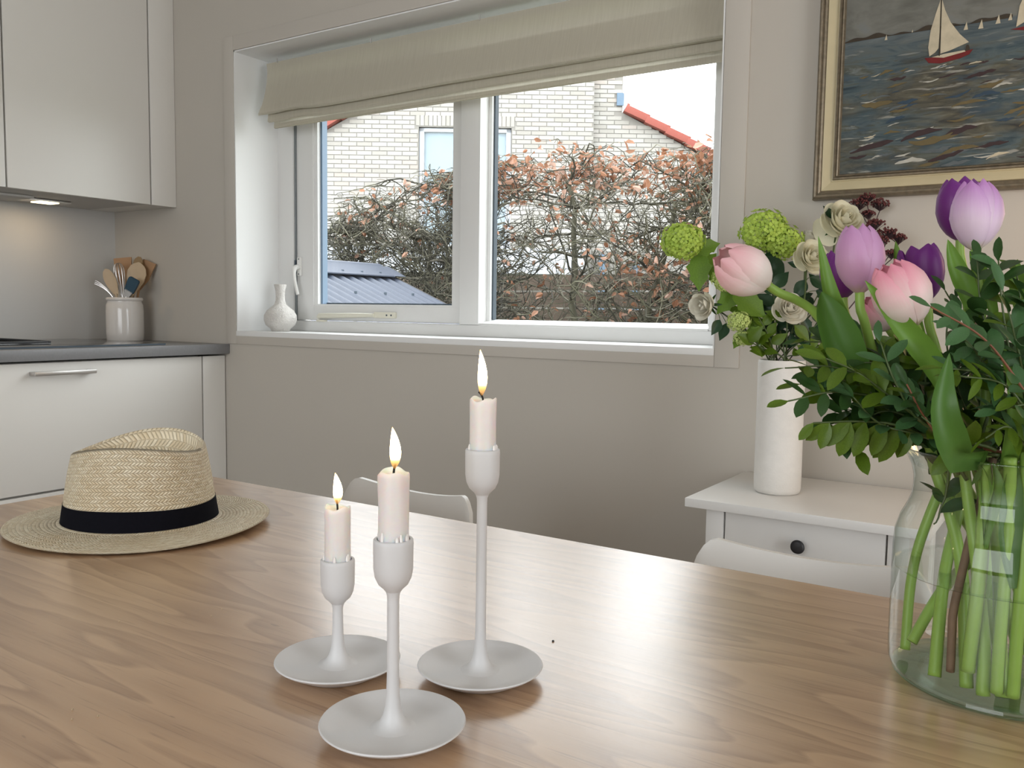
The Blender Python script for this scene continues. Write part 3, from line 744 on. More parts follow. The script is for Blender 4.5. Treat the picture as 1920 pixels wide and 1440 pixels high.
# local directions as the hat lies: ha along its length, hb across
def hatp(a, r, z): 
    d = vr * (math.cos(a) * r * 1.03) + vb * (math.sin(a) * r * .97); return Vector((HX, HY, TZ + z)) + d
def crest(a):   # crown height around the crest: ends pinched lower, sides higher
    return .111 - .0085 * math.cos(2 * a) + .003 * math.sin(a) + .003 * math.cos(a)
def crown(a_, b):
    a = a_ * 2 * PI
    if b < .62:                                     # side wall
        t = b / .62; r = .0975 - .0105 * t - .004 * t ** 3; z = .010 + (crest(a) - .010) * t
        z -= .0045 * max(0, t - .85) / .15 * 0
    else:                                           # rounded crest then the dented top
        t = (b - .62) / .38
        r = .083 * (1 - t) ** .9 * (1 - .02 * t)
        dent = .030 * (1 - math.exp(-(t / .17) ** 2)) - .006 * max(0, t - .55)
        ridge = math.sin(a) ** 2
        z = crest(a) * (1 - t * .8) + .111 * t * .8 + .003 * math.sin(min(1, t / .06) * PI) - dent * (.75 + .25 * ridge) * (1 + .25 * math.cos(a) * (1 - t))
    return hatp(a, r, z)
mb = MB(); mb.grid(crown, 96, 60, True, lambda a, b: (a * 2 * PI * .09 if b < .62 else a * 2 * PI * .06, b * .165))
mb.build('crown', M['straw'], ht_, 180, False)
def brimz(a, t):
    return .0065 + .0035 * (1 - t) - .001 * math.cos(a) * t + .0055 * t ** 2 * max(0, math.cos(a - .5)) + .0016 * math.sin(2 * a + 1) * t + .0035 * max(0, 1 - t * 8)
def brim_top(a_, b):
    a = -a_ * 2 * PI; t = min(1, b / .9); r = .094 + .071 * t
    z = brimz(a, t) if b <= .9 else brimz(a, 1) - .0022 * math.sin((b - .9) / .1 * PI / 2)
    return hatp(a, r + (.001 * math.sin((b - .9) / .1 * PI) if b > .9 else 0), z)
mb = MB(); mb.grid(brim_top, 96, 20, True, lambda a, b: (a * 2 * PI * .13, b * .08 + .4))
def brim_bot(a_, b):
    a = -a_ * 2 * PI; t = 1 - b; return hatp(a, .094 + .071 * t, brimz(a, t) - .0022)
mb.grid(brim_bot, 96, 10, True, lambda a, b: (a * 2 * PI * .13, b * .07 + .6))
mb.build('brim', M['straw'], ht_, 180, False)
mb = MB()
mb.grid(lambda a, b: hatp(a * 2 * PI, .0992 - .0042 * b, .0095 + .0275 * b + .001 * math.sin(a * 6 * PI)), 96, 4, True)
mb.grid(lambda a, b: hatp(a * 2 * PI, .0952 - .001 * b, .037 - .001 * b + .001 * math.sin(a * 6 * PI)), 96, 1, True)
mb.build('ribbon_band', M['band'], ht_, 60, False)

# ------------------------------------------------------------------ framed sea painting
PX0, PX1, PZ0, PZ1 = -.540, .42, 1.305, 2.05
pt = thing('framed_painting', 'sea painting with sailing boats in a silver and cream frame', 'painting', ((PX0 + PX1) / 2, WY, PZ0))
def moulding(nm, m, i0, i1, prof):
    """mitred frame run between insets i0 (outer) and i1 (inner); prof: (inset fraction, depth out of the wall)"""
    for side in range(4):
        mb = MB()
        def fn(a, b):
            k = interp(b, range(len(prof)), [p[0] for p in prof]) if False else None
            i = b * (len(prof) - 1); ins = i0 + (i1 - i0) * interp(i, range(len(prof)), [p[0] for p in prof]); dep = interp(i, range(len(prof)), [p[1] for p in prof])
            x0, x1, z0, z1 = PX0 + ins, PX1 - ins, PZ0 + ins, PZ1 - ins
            if side == 0: x, z = x0 + (x1 - x0) * a, z0
            elif side == 1: x, z = x1, z0 + (z1 - z0) * a
            elif side == 2: x, z = x1 - (x1 - x0) * a, z1
            else: x, z = x0, z1 - (z1 - z0) * a
            return (x, WY - .001 - dep, z)
        mb.grid(fn, 1, (len(prof) - 1) * 1); mb.build(nm, M[m], pt, 30, False)
moulding('outer_moulding', 'frameSilver', 0, .018, [(0, .0), (0, .018), (.12, .024), (.3, .027), (.5, .026), (.6, .022), (.72, .023), (.9, .021), (1, .018)])
moulding('liner', 'frameCream', .018, .041, [(0, .018), (.05, .020), (.15, .0195), (.6, .015), (.85, .013), (.9, .0145), (1, .014)])
moulding('inner_moulding', 'frameSilver', .041, .054, [(0, .014), (.1, .0185), (.35, .0195), (.5, .015), (.62, .017), (.8, .0155), (1, .010)])
cx0, cx1, cz0, cz1 = PX0 + .052, PX1 - .052, PZ0 + .052, PZ1 - .052
def canvas_mat():
    g = G('oil_paint_sea'); co = g.coord(); sep = g.n.new('ShaderNodeSeparateXYZ'); g.l.new(co, sep.inputs[0])
    hz = 1.640 - PZ0                                  # painted horizon, in the painting's own height
    rip = g.noise(g.map(co, (4.5, 1, 26), (0, 0, 0), (0, math.radians(8), 0)), 1.6, 5, .62, .9)
    rip2 = g.noise(g.map(co, (9, 1, 44), (3, 0, 1), (0, math.radians(10), 0)), 1.5, 4, .6, 1.2)
    big = g.noise(g.map(co, (4, 1, 9), (2, 0, 7)), 1.4, 3)
    sea = g.ramp(rip, [(.30, (.012, .022, .030)), (.42, (.050, .075, .085)), (.52, (.085, .11, .115)), (.60, (.070, .075, .055)), (.72, (.17, .19, .19))])
    sea = g.mix(g.ramp(big, [(.45, (0, 0, 0)), (.62, (.8, .8, .8))]), sea, g.ramp(rip2, [(.35, (.035, .028, .020)), (.6, (.12, .105, .065)), (.75, (.20, .20, .17))]))
    sea = g.mix(g.ramp(g.noise(g.map(co, (5, 1, 14), (9, 0, 3)), 1.5, 3), [(.57, (0, 0, 0)), (.66, (.7, .7, .7))]), sea, (.030, .055, .080))
    foam = g.ramp(g.noise(g.map(co, (7, 1, 60), (1, 0, 4), (0, math.radians(12), 0)), 1.5, 4, .55, 1.0), [(.60, (0, 0, 0)), (.68, (1, 1, 1))])
    sea = g.mix(g.math('MULTIPLY', foam, .55), sea, (.42, .41, .36))
    sn = g.noise(g.map(co, (6, 1, 9)), 1.5, 4, .6, .6)
    sky = g.ramp(sn, [(.3, (.10, .10, .085)), (.55, (.17, .17, .15)), (.75, (.16, .18, .19))])
    far = g.ramp(rip, [(.35, (.05, .07, .08)), (.65, (.13, .15, .155))])
    t = g.math('SUBTRACT', sep.outputs[2], hz)
    sea = g.mix(g.ramp(g.math('ADD', t, .06), [(0, (0, 0, 0)), (.06, (1, 1, 1))]), sea, far)
    c = g.mix(g.ramp(t, [(0, (0, 0, 0)), (.002, (1, 1, 1))]), sea, sky)
    g.base(c); g.p.inputs['Roughness'].default_value = .55; g.p.inputs['Specular IOR Level'].default_value = .2
    g.bump(g.math('ADD', rip2, g.math('MULTIPLY', foam, .6)), .35, .0015)
    return g.m
box('canvas', cx0, cx1, WY - .011, WY - .002, cz0, cz1, canvas_mat(), pt)
def pm_(n, c): return plain(n, c, .55, .25, 60, .25, 180, spec=.2)
PC = {'cream': pm_('paint_cream', (.50, .44, .32)), 'foam': pm_('paint_foam', (.42, .41, .36)), 'red': pm_('paint_red', (.15, .015, .015)),
      'dark': pm_('paint_dark', (.045, .034, .022)), 'maroon': pm_('paint_maroon', (.045, .026, .026)), 'blue': pm_('paint_blue', (.035, .06, .09)), 'ochre': pm_('paint_ochre', (.13, .10, .045)), 'slate': pm_('paint_slate', (.10, .115, .12))}
CY = WY - .0112
def paint(nm, poly, colr, lift=.0006, kind=None):
    o = MB().prism(poly, lambda a, b, d: (a, CY - d, b), 0, lift).build(nm, PC[colr], pt, 30); return o
coast = [(cx0, 1.6375)] + [(x, 1.6395) for x in np.linspace(cx0, -.17, 5)[1:]] + [(x, 1.640 + .0075 * (.6 + .4 * math.sin(x * 55) + .35 * math.sin(x * 131))) for x in np.linspace(-.17, cx0, 60)]
paint('painted_coast', coast, 'dark')
def dinghy(nm, x, z, s, flip=1):
    paint(nm, [(x - .004 * s, z), (x + .004 * s * flip, z), (x + .001 * s, z + .016 * s)], 'cream', .0008)
for x, z, s in ((-.403, 1.632, .7), (-.352, 1.640, .35), (-.252, 1.629, 1.0), (-.225, 1.627, 1.15), (-.195, 1.632, 1.1), (-.174, 1.635, .9)): dinghy('painted_dinghy', x, z, s)
paint('painted_hull', [(-.326, 1.584), (-.318, 1.573), (-.296, 1.569), (-.26, 1.574), (-.243, 1.580), (-.237, 1.589), (-.27, 1.5855), (-.30, 1.582)], 'red', .0009)
paint('painted_deck', [(-.312, 1.5835), (-.29, 1.5795), (-.25, 1.586), (-.252, 1.589), (-.29, 1.587)], 'cream', .0012)
paint('painted_mainsail', [(-.2965, 1.5885), (-.28, 1.592), (-.245, 1.604), (-.262, 1.622), (-.280, 1.648), (-.292, 1.675), (-.2985, 1.697)], 'cream', .0010)
paint('painted_jib', [(-.301, 1.698), (-.300, 1.64), (-.3005, 1.60), (-.307, 1.592), (-.317, 1.586), (-.320, 1.604), (-.317, 1.638), (-.309, 1.67)], 'cream', .0010)
paint('painted_mast', [(-.2992, 1.584), (-.2972, 1.584), (-.2995, 1.702), (-.3010, 1.702)], 'dark', .0013)
paint('painted_sailor', [(-.251, 1.587), (-.243, 1.588), (-.2435, 1.594), (-.2455, 1.599), (-.249, 1.599), (-.250, 1.594)], 'dark', .0013)
paint('painted_hull', [(-.172, 1.617), (-.150, 1.612), (-.10, 1.620), (-.095, 1.626), (-.14, 1.620)], 'red', .0009)
paint('painted_mainsail', [(-.142, 1.623), (-.104, 1.638), (-.128, 1.672), (-.141, 1.70)], 'cream', .0010)
paint('painted_jib', [(-.144, 1.70), (-.145, 1.63), (-.163, 1.620), (-.159, 1.66)], 'cream', .0010)
rs = random.Random(12)
st = {k: MB() for k in ('foam', 'maroon', 'blue', 'ochre', 'slate', 'cream')}
for i in range(250):
    x = rs.uniform(cx0 + .01, cx1 - .05); z = cz0 + .004 + (1.60 - cz0) * rs.random() ** 1.15; z = min(z, 1.56)
    near = (1.62 - z) / .27; L = rs.uniform(.014, .050) * (.4 + near); wd = L * rs.uniform(.045, .10)
    k = rs.choices(list(st), (2.4, 2.6, 2.0, 2.8, 3.4, .8))[0]
    if k in ('maroon', 'ochre', 'blue'): L *= 1.5; wd *= 1.9
    a0 = math.radians(rs.uniform(2, 16)); pts = []; n = 7; bow = rs.uniform(-.14, .10) * L
    for j in range(n + 1):
        t = j / n; w = wd * math.sin(PI * min(.985, max(.03, t))) ** .7 * (1 + rs.uniform(-.4, .4)); pts.append((t * L, bow * math.sin(PI * t) + w, ))
    for j in range(n, -1, -1):
        t = j / n; w = wd * math.sin(PI * min(.985, max(.03, t))) ** .7 * rs.uniform(.2, .9); pts.append((t * L, bow * math.sin(PI * t) - w))
    ca, sa = math.cos(a0), math.sin(a0); P = [(x + u * ca - v * sa, z + u * sa + v * ca) for u, v in pts]
    if min(p[1] for p in P) < cz0 + .001 or max(p[0] for p in P) > cx1 - .002: continue
    st[k].prism(P, lambda a, b, d: (a, CY - d, b), 0, rs.uniform(.0003, .0009))
for k in st: tag(st[k].build('brush_strokes', PC[k], pt, 30), kind='stuff')

# ------------------------------------------------------------------ glass vase with tulips
VC = Vector((-.05, .81, TZ))
gv = thing('glass_vase', 'clear glass jar vase half filled with water on the oak table', 'vase', VC)
MB().lathe([(.060, .0035), (.078, .0040), (.0825, .0075), (.0845, .014), (.085, .03), (.085, .108), (.0838, .122), (.080, .134), (.075, .144), (.0722, .152), (.0715, .160), (.0715, .168), (.0735, .177), (.0785, .187), (.0828, .1915), (.0835, .193), (.0822, .1935), (.0780, .189), (.0720, .178)], VC, 80).build('glass_wall', M['vaseglass'], gv, 180)
MB().lathe([(.0, .0005), (.070, .0005), (.078, .0018), (.0815, .0050), (.0805, .0075), (.072, .0062), (.0, .0060)], VC, 80).build('glass_base', M['glassfoot'], gv, 60)
MB().lathe([(.0845, .0930), (.0830, .0921), (.078, .0918), (.0, .0918)], VC, 80).build('water', M['water'], gv, 180)

def onz(px, py, z):
    d = at(px, py, 1) - Vector((0, 0, CAM_Z)); return Vector((0, 0, CAM_Z)) + d * ((z - CAM_Z) / d.z)

def inside(p, slack=0.0):
    """keep a point of a stem within the glass where it is below the rim"""
    p = Vector(p); h = p.z - TZ; d = Vector((p.x - VC.x, p.y - VC.y, 0))
    if h < .2035 and d.length < .125:
        lim = interp(h, [0, .02, .115, .14, .155, .17, .19, .2035], [.073, .077, .076, .067, .0615, .0615, .066, .072]) - slack
        if d.length > lim: d *= lim / d.length; p.x, p.y = VC.x + d.x, VC.y + d.y
        p.z = max(p.z, TZ + .0125)
    return p
def in_ceramic(p, slack=0.0):
    p = Vector(p); d = Vector((p.x - WV.x, p.y - WV.y, 0)); lim = .0405 - slack
    if p.z < WV.z + .282 and d.length > lim and d.length < .10: d *= lim / d.length; p.x, p.y = WV.x + d.x, WV.y + d.y
    return p

STEMS, LATER, BLADES = [], [], []
def resample(line, step=.004):
    line = [Vector(p) for p in line]; cum = [0.0]
    for p, q in zip(line, line[1:]): cum.append(cum[-1] + (q - p).length)
    n = max(6, int(cum[-1] / step)); A = np.array(line); t = np.linspace(0, cum[-1], n + 1)
    return np.stack([np.interp(t, cum, A[:, k]) for k in range(3)], 1)
def reg_stem(t, line, r0, r1, sides, mat, keep, pin):
    P = resample(line); n = len(P); STEMS.append(dict(t=t, P0=P.copy(), P=P, r=np.linspace(r0, r1, n), sides=sides, mat=mat, keep=keep, pin=pin)); return len(STEMS) - 1
def settle():
    """push stems apart until none runs through another, then build them"""
    from mathutils.kdtree import KDTree
    own = np.concatenate([np.full(len(S['P']), i) for i, S in enumerate(STEMS)]); R = np.concatenate([S['r'] for S in STEMS])
    st = np.cumsum([0] + [len(S['P']) for S in STEMS]); pinned = np.zeros(len(own), bool)
    for i, S in enumerate(STEMS): pinned[st[i]:st[i] + S['pin']] = True
    w = np.where(pinned, 0.0, 1 / (R + .0005)); q = random.Random(2)
    for it in range(190):
        X = np.concatenate([S['P'] for S in STEMS]); D = np.zeros_like(X); kd = KDTree(len(X))
        for k, x in enumerate(X): kd.insert(x, k)
        kd.balance(); hits = 0
        for k in range(len(X)):
            for co, m, dist in kd.find_range(X[k], R[k] + .0071):
                if m <= k or own[m] == own[k]: continue
                need = R[k] + R[m] + .0015
                if dist >= need or w[k] + w[m] == 0: continue
                hits += 1; v = X[k] - X[m]
                if dist < 1e-6: v = np.array([q.uniform(-1, 1), q.uniform(-1, 1), 0]); dist_ = np.linalg.norm(v)
                else: dist_ = dist
                v = v / dist_ * (need - dist) * .6; D[k] += v * w[k] / (w[k] + w[m]); D[m] -= v * w[m] / (w[k] + w[m])
        if not hits: break
        for i, S in enumerate(STEMS):
            dsp = S['P'] - S['P0'] + D[st[i]:st[i + 1]]
            for _ in range(2 if it < 90 else 1):
                e = np.concatenate([dsp[:1], dsp, dsp[-1:]]); dsp = .18 * e[:-2] + .64 * e[1:-1] + .18 * e[2:]
            dsp[:S['pin']] = 0; P = S['P0'] + dsp
            S['P'] = np.array([S['keep'](p, S['r'][k]) if k >= S['pin'] else p for k, p in enumerate(P)])
    for S in STEMS: MB().tube([Vector(p) for p in S['P']], list(S['r']), S['sides']).build('stem', M[S['mat']], S['t'], 180)

from mathutils.bvhtree import BVHTree
OBS = dict(mn=np.empty((6000, 3)), mx=np.empty((6000, 3)), tree=[], own=[])
def add_obstacle(V, F, root):
    k = len(OBS['tree']); OBS['mn'][k] = V.min(0); OBS['mx'][k] = V.max(0); OBS['tree'].append(BVHTree.FromPolygons(V.tolist(), F)); OBS['own'].append(root.name)
def clash(V, F, root):
    n = len(OBS['tree']); mn, mx = V.min(0), V.max(0)
    near = np.nonzero(((OBS['mn'][:n] <= mx) & (OBS['mx'][:n] >= mn)).all(1))[0]; near = [k for k in near if OBS['own'][k] != root.name]
    if not near: return 0
    t = BVHTree.FromPolygons(V.tolist(), F); return sum(len(t.overlap(OBS['tree'][k])) for k in near)
LEAFV = {}
def put_leaf(me, parent, org, p, d, nrm, L, wide=1.0, tries=70, spots=None, jit=0.0):
    """hang a leaf at p along d; turn, roll or shorten it until it runs through nothing else"""
    if me.name not in LEAFV:
        co = np.empty(len(me.vertices) * 3); me.vertices.foreach_get('co', co); LEAFV[me.name] = (co.reshape(-1, 3), [q.vertices[:] for q in me.polygons])
    C, F = LEAFV[me.name]; q = random.Random(len(OBS['tree']) * 7 + 1); best = None; d = Vector(d).normalized(); nrm = Vector(nrm).normalized()
    for k in range(tries):
        g_ = k / tries; j = lambda s_: Vector((q.uniform(-s_, s_), q.uniform(-s_, s_), q.uniform(-s_, s_)))
        dd = (d + j(1.3 * g_)).normalized() if k else d; nn = nrm + j(1.6 * g_) if k else nrm; l = L * (1 - .45 * g_)
        p_ = p + j(jit * g_) if jit else p
        if spots and k > 8: p_ = spots[q.randrange(len(spots))]
        X = Matrix.Translation(p_) @ frame(dd, nn).to_4x4() @ Matrix.Diagonal((l, l * wide, l, 1)); A = np.array(X)
        V = C @ A[:3, :3].T + A[:3, 3]; c = clash(V, F, parent)
        if best is None or c < best[0]: best = (c, X, V)
        if c == 0: break
    add_obstacle(best[2], F, parent)
    link(me.name, me, parent, Matrix.Translation(-org) @ best[1]); return best[1].translation.copy()

def petal_mesh(name, L, W, mat, opening=0.0, k=1.0, seed=0):
    r_ = random.Random(seed); wob = [r_.uniform(-1, 1) for _ in range(4)]
    S = [0, .06, .16, .32, .5, .7, .86, .95, 1]
    RR_ = [.10, .34, .62, .88, 1.0, .95 + opening * .2, .76 + opening * .5, .60 + opening * .7, .46 + opening * .85]
    AA = [34, 56, 60, 60, 58, 53, 43, 31, 9]
    def fn(a, b):
        q = (a - .5) * 2
        r = interp(b, S, RR_) * W / 2 * k; al = math.radians(interp(b, S, AA))
        r *= 1.04 - .15 * q * q + .02 * (1 - abs(q)) ** 3 + .03 * wob[0] * q * b
        z = L * b * (1 - .03 * q * q) + .012 * L * math.sin(b * 7 + wob[1] * 3) * abs(q)
        return (r * math.cos(q * al), r * math.sin(q * al), z)
    return MB().grid(fn, 10, 14, False, lambda a, b: (a, b)).mesh(name, mat, 180)

def polyline(ctrl, n=18):
    """smooth line through the control points"""
    P = [Vector(c) for c in ctrl]; P = [P[0] * 2 - P[1]] + P + [P[-1] * 2 - P[-2]]; out = []
    m = len(P) - 3; per = max(2, n // m)
    for i in range(m):
        a, b, c, d = P[i:i + 4]
        for j in range(per + (1 if i == m - 1 else 0)):
            t = j / per; out.append(.5 * ((2 * b) + (c - a) * t + (2 * a - 5 * b + 4 * c - d) * t * t + (3 * b - a - 3 * c + d) * t ** 3))
    return out

def blade(ctrl, width, nrm, cup=.25, twist=0.0, n=18, wp=None):
    pts = polyline(ctrl, n); k = len(pts) - 1; nrm = Vector(nrm).normalized()
    wp = wp or [(0, .25), (.15, .6), (.35, .95), (.5, 1), (.7, .8), (.88, .42), (.96, .18), (1, .02)]
    def fn(a, b):
        i = int(round(b * k)); t = (pts[min(i + 1, k)] - pts[max(i - 1, 0)]).normalized()
        s = t.cross(nrm).normalized(); nn = s.cross(t); tw = twist * b
        s, nn = s * math.cos(tw) + nn * math.sin(tw), nn * math.cos(tw) - s * math.sin(tw)
        w = width / 2 * interp(b, [x[0] for x in wp], [x[1] for x in wp]); q = (a - .5) * 2
        return inside(pts[i] + s * (q * w) + nn * (cup * width * (q * q - .4) * interp(b, [x[0] for x in wp], [x[1] for x in wp])), -.003)
    return MB().grid(fn, 6, k)

VIEW = Vector((math.sin(YAW), -math.cos(YAW), 0))          # towards the room, away from the window
def tulip(label, base, tip, dep, dtip, W, mat, ctrl, leaves=(), opening=0.0, spin=0.0, L=None, mat_in=None, stemr=.0042, stemmat='stem'):
    B = at(*base, dep); T = at(*tip, dtip); A = (T - B); L = L or A.length; A.normalize()
    ctrl = [inside(c) for c in ctrl]; end = ctrl[-1]
    t = thing('tulip', label, 'flower', end, 'tulips in the glass vase')
    R = A.to_track_quat('Z', 'Y').to_matrix().to_4x4()
    off = Matrix.Translation(B - end)
    mo = petal_mesh('petal', L, W, M[mat], opening, 1.0, int(base[0])); mi = petal_mesh('petal', L * 1.02, W, M[mat_in or mat], opening * .6, .86, int(base[1]))
    for k in range(3): link('petal', mi, t, off @ R @ Matrix.Rotation(spin + PI / 3 + k * 2 * PI / 3, 4, 'Z'))
    for k in range(3): link('petal', mo, t, off @ R @ Matrix.Rotation(spin + k * 2 * PI / 3, 4, 'Z'))
    reg_stem(t, [inside(p) for p in polyline([B + A * .003, B - A * .012] + list(ctrl), 26)], stemr * .85, stemr * 1.2, 10, stemmat, inside, 5)
    for (ctl, w, m, cup, tw) in leaves: BLADES.append((ctl, w, m, cup, tw, t))

A_ = at
tulip('white tulip with pink edges leaning far out to the left', (1441, 536), (1345, 474), .70, .685, .0405, 'tulipWhite',
      [A_(1500, 566, .71), A_(1540, 600, .715), A_(1620, 720, .735), A_(1745, 880, .745), A_(1860, 1060, .745), A_(1912, 1225, .745)],
      [([A_(1640, 800, .70), A_(1590, 680, .69), A_(1553, 600, .69), A_(1540, 548, .69)], .033, 'tulipleaf', .30, .3)], L=.0495, spin=.4)
tulip('dusky lilac tulip standing upright beside the white roses', (1612, 552), (1607, 424), .70, .70, .0385, 'tulipLilac',
      [A_(1620, 600, .70), A_(1650, 700, .71), A_(1735, 880, .72), A_(1800, 1050, .70), A_(1812, 1290, .685)],
      [([A_(1640, 780, .70), A_(1602, 640, .695), A_(1570, 550, .69), A_(1549, 440, .69)], .017, 'tulipleaf2', .35, .2),
       ([A_(1660, 800, .72), A_(1640, 690, .72), A_(1612, 600, .715)], .012, 'tulipleaf', .3, .2)], spin=.15)
tulip('pink and white tulip tilted towards the candles', (1716, 612), (1664, 496), .66, .655, .0425, 'tulipPink',
      [A_(1737, 650, .662), A_(1768, 720, .67), A_(1800, 870, .69), A_(1828, 1060, .68), A_(1846, 1325, .665)],
      [([A_(1800, 800, .66), A_(1752, 690, .655), A_(1690, 610, .65), A_(1622, 526, .65)], .0185, 'tulipleaf2', .30, .25),
       ([A_(1806, 905, .672), A_(1795, 855, .648), A_(1775, 765, .632), A_(1762, 664, .635)], .031, 'tulipleaf', .22, .1)], spin=.9)
tulip('deep purple tulip opening behind the pink and white one', (1738, 566), (1724, 462), .76, .76, .037, 'tulipPurple',
      [A_(1745, 620, .76), A_(1790, 760, .76), A_(1840, 900, .75), A_(1850, 1060, .72), A_(1880, 1300, .70)],
      [([A_(1735, 640, .77), A_(1705, 560, .77), A_(1686, 500, .77), A_(1679, 452, .77)], .012, 'tulipleaf2', .3, .1)], opening=.45, spin=.5)
tulip('tallest tulip, pale lilac fading to white at its base', (1829, 470), (1829, 341), .71, .71, .0400, 'tulipLilacPale',
      [A_(1832, 520, .71), A_(1845, 680, .71), A_(1850, 880, .71), A_(1872, 1060, .70), A_(1868, 1345, .66)],
      [([A_(1840, 640, .71), A_(1815, 555, .70), A_(1792, 500, .70), A_(1777, 449, .70)], .0165, 'tulipleaf2', .3, .2),
       ([A_(1872, 620, .715), A_(1850, 545, .71), A_(1832, 500, .71), A_(1818, 470, .71)], .013, 'tulipleaf2', .3, .1),
       ([A_(1850, 930, .705), A_(1857, 862, .672), A_(1870, 750, .655), A_(1884, 640, .66)], .023, 'tulipleaf2', .25, .2)], spin=PI / 6 + .1)
tulip('deep purple tulip close behind the tallest pale lilac one', (1800, 452), (1797, 337), .77, .77, .041, 'tulipPurple',
      [A_(1808, 520, .77), A_(1830, 700, .76), A_(1870, 880, .75), A_(1905, 1060, .73), A_(1940, 1270, .70)], opening=.1, spin=.2)
tulip('deep purple tulip mostly hidden behind the dusky lilac one', (1582, 560), (1573, 470), .78, .78, .036, 'tulipPurple',
      [A_(1600, 620, .78), A_(1680, 760, .78), A_(1790, 890, .77), A_(1890, 1060, .75), A_(1960, 1250, .74)], opening=.1, spin=.4)
tulip('pink tulip bud peeping out below the tilted pink and white one', (1668, 618), (1628, 560), .74, .735, .030, 'tulipPink',
      [A_(1690, 650, .74), A_(1740, 760, .74), A_(1800, 900, .74), A_(1770, 1080, .72), A_(1752, 1268, .70)], spin=.7)
# leaf ribbons and bare stems standing in the vase
def cut_stem(label, ctrl, r, m, leaves=()):
    ctrl = [inside(c) for c in ctrl]; t = thing('cut_stem', label, 'stem', ctrl[-1], 'cut stems in the glass vase')
    reg_stem(t, [inside(p) for p in polyline(ctrl, 22)], r, r, 10, m, inside, 0)
    for (ctl, w, mm, cup, tw) in leaves: BLADES.append((ctl, w, mm, cup, tw, t))
cut_stem('pale green stem slanting against the left side of the glass vase', [A_(1912, 860, .745), A_(1850, 1010, .735), A_(1770, 1100, .73), A_(1680, 1203, .724)], .0044, 'stem')
cut_stem('short pale green stem at the far left of the glass vase', [A_(1740, 870, .78), A_(1712, 1050, .77), A_(1684, 1222, .765)], .0042, 'stem')
cut_stem('brown woody twig standing in the water of the glass vase', [A_(1862, 860, .70), A_(1812, 1050, .685), A_(1783, 1160, .678), A_(1764, 1266, .675)], .0032, 'twigbrown')
cut_stem('light green stem right of the brown twig in the water', [A_(1820, 860, .66), A_(1830, 1000, .66), A_(1822, 1150, .655), A_(1808, 1285, .65)], .0052, 'stem',
         [([A_(1838, 1035, .65), A_(1822, 970, .645), A_(1818, 920, .65), A_(1828, 880, .655)], .012, 'tulipleaf2', .4, .4), ([A_(1842, 1030, .65), A_(1862, 960, .645), A_(1880, 910, .65), A_(1880, 870, .655)], .012, 'tulipleaf2', .4, -.4)])
cut_stem('thick light green stem near the front of the glass vase', [A_(1890, 860, .65), A_(1895, 1000, .645), A_(1880, 1180, .635), A_(1862, 1345, .63)], .0046, 'stem',
         [([A_(1905, 1110, .64), A_(1912, 1020, .635), A_(1905, 930, .64), A_(1925, 860, .65)], .022, 'tulipleaf', .3, .2)])
cut_stem('slim light green stem next to the thick one in the glass vase', [A_(1925, 850, .66), A_(1922, 1000, .65), A_(1912, 1180, .635), A_(1898, 1340, .63)], .0046, 'stem')
cut_stem('leafy tulip stem rising at the window side of the bouquet', [A_(1935, 640, .70), A_(1925, 800, .69), A_(1930, 1000, .68), A_(1945, 1290, .67)], .0045, 'stem',
         [([A_(1930, 640, .70), A_(1912, 570, .695), A_(1905, 520, .695), A_(1908, 486, .70)], .014, 'tulipleaf2', .3, .2)])

# pistachio greenery: every sprig a thing, every leaflet a part
def leaf_mesh(name, mat, shape, fold=.18, curl=.12, nu=4, nv=8):
    xs = [s[0] for s in shape]; ws = [s[1] for s in shape]
    def fn(a, b):
        q = (a - .5) * 2; w = interp(b, xs, ws)
        return (b, q * w, fold * abs(q) * w - curl * b * b)
    return MB().grid(fn, nu, nv).mesh(name, mat, 180)
oval = [(0, .02), (.08, .06), (.25, .17), (.5, .225), (.75, .19), (.9, .12), (.97, .06), (1, .008)]
narrow = [(0, .02), (.1, .06), (.35, .12), (.6, .13), (.85, .08), (1, .006)]
LM = {}
for mk in 'ABC':
    LM[mk] = [leaf_mesh('leaflet', M['leaf' + mk], oval, .2, c) for c in (.05, .16, .28)]
LN = {mk: [leaf_mesh('leaflet', M['leaf' + mk], narrow, .2, c) for c in (.08, .25)] for mk in 'ABC'}
rs = random.Random(41)
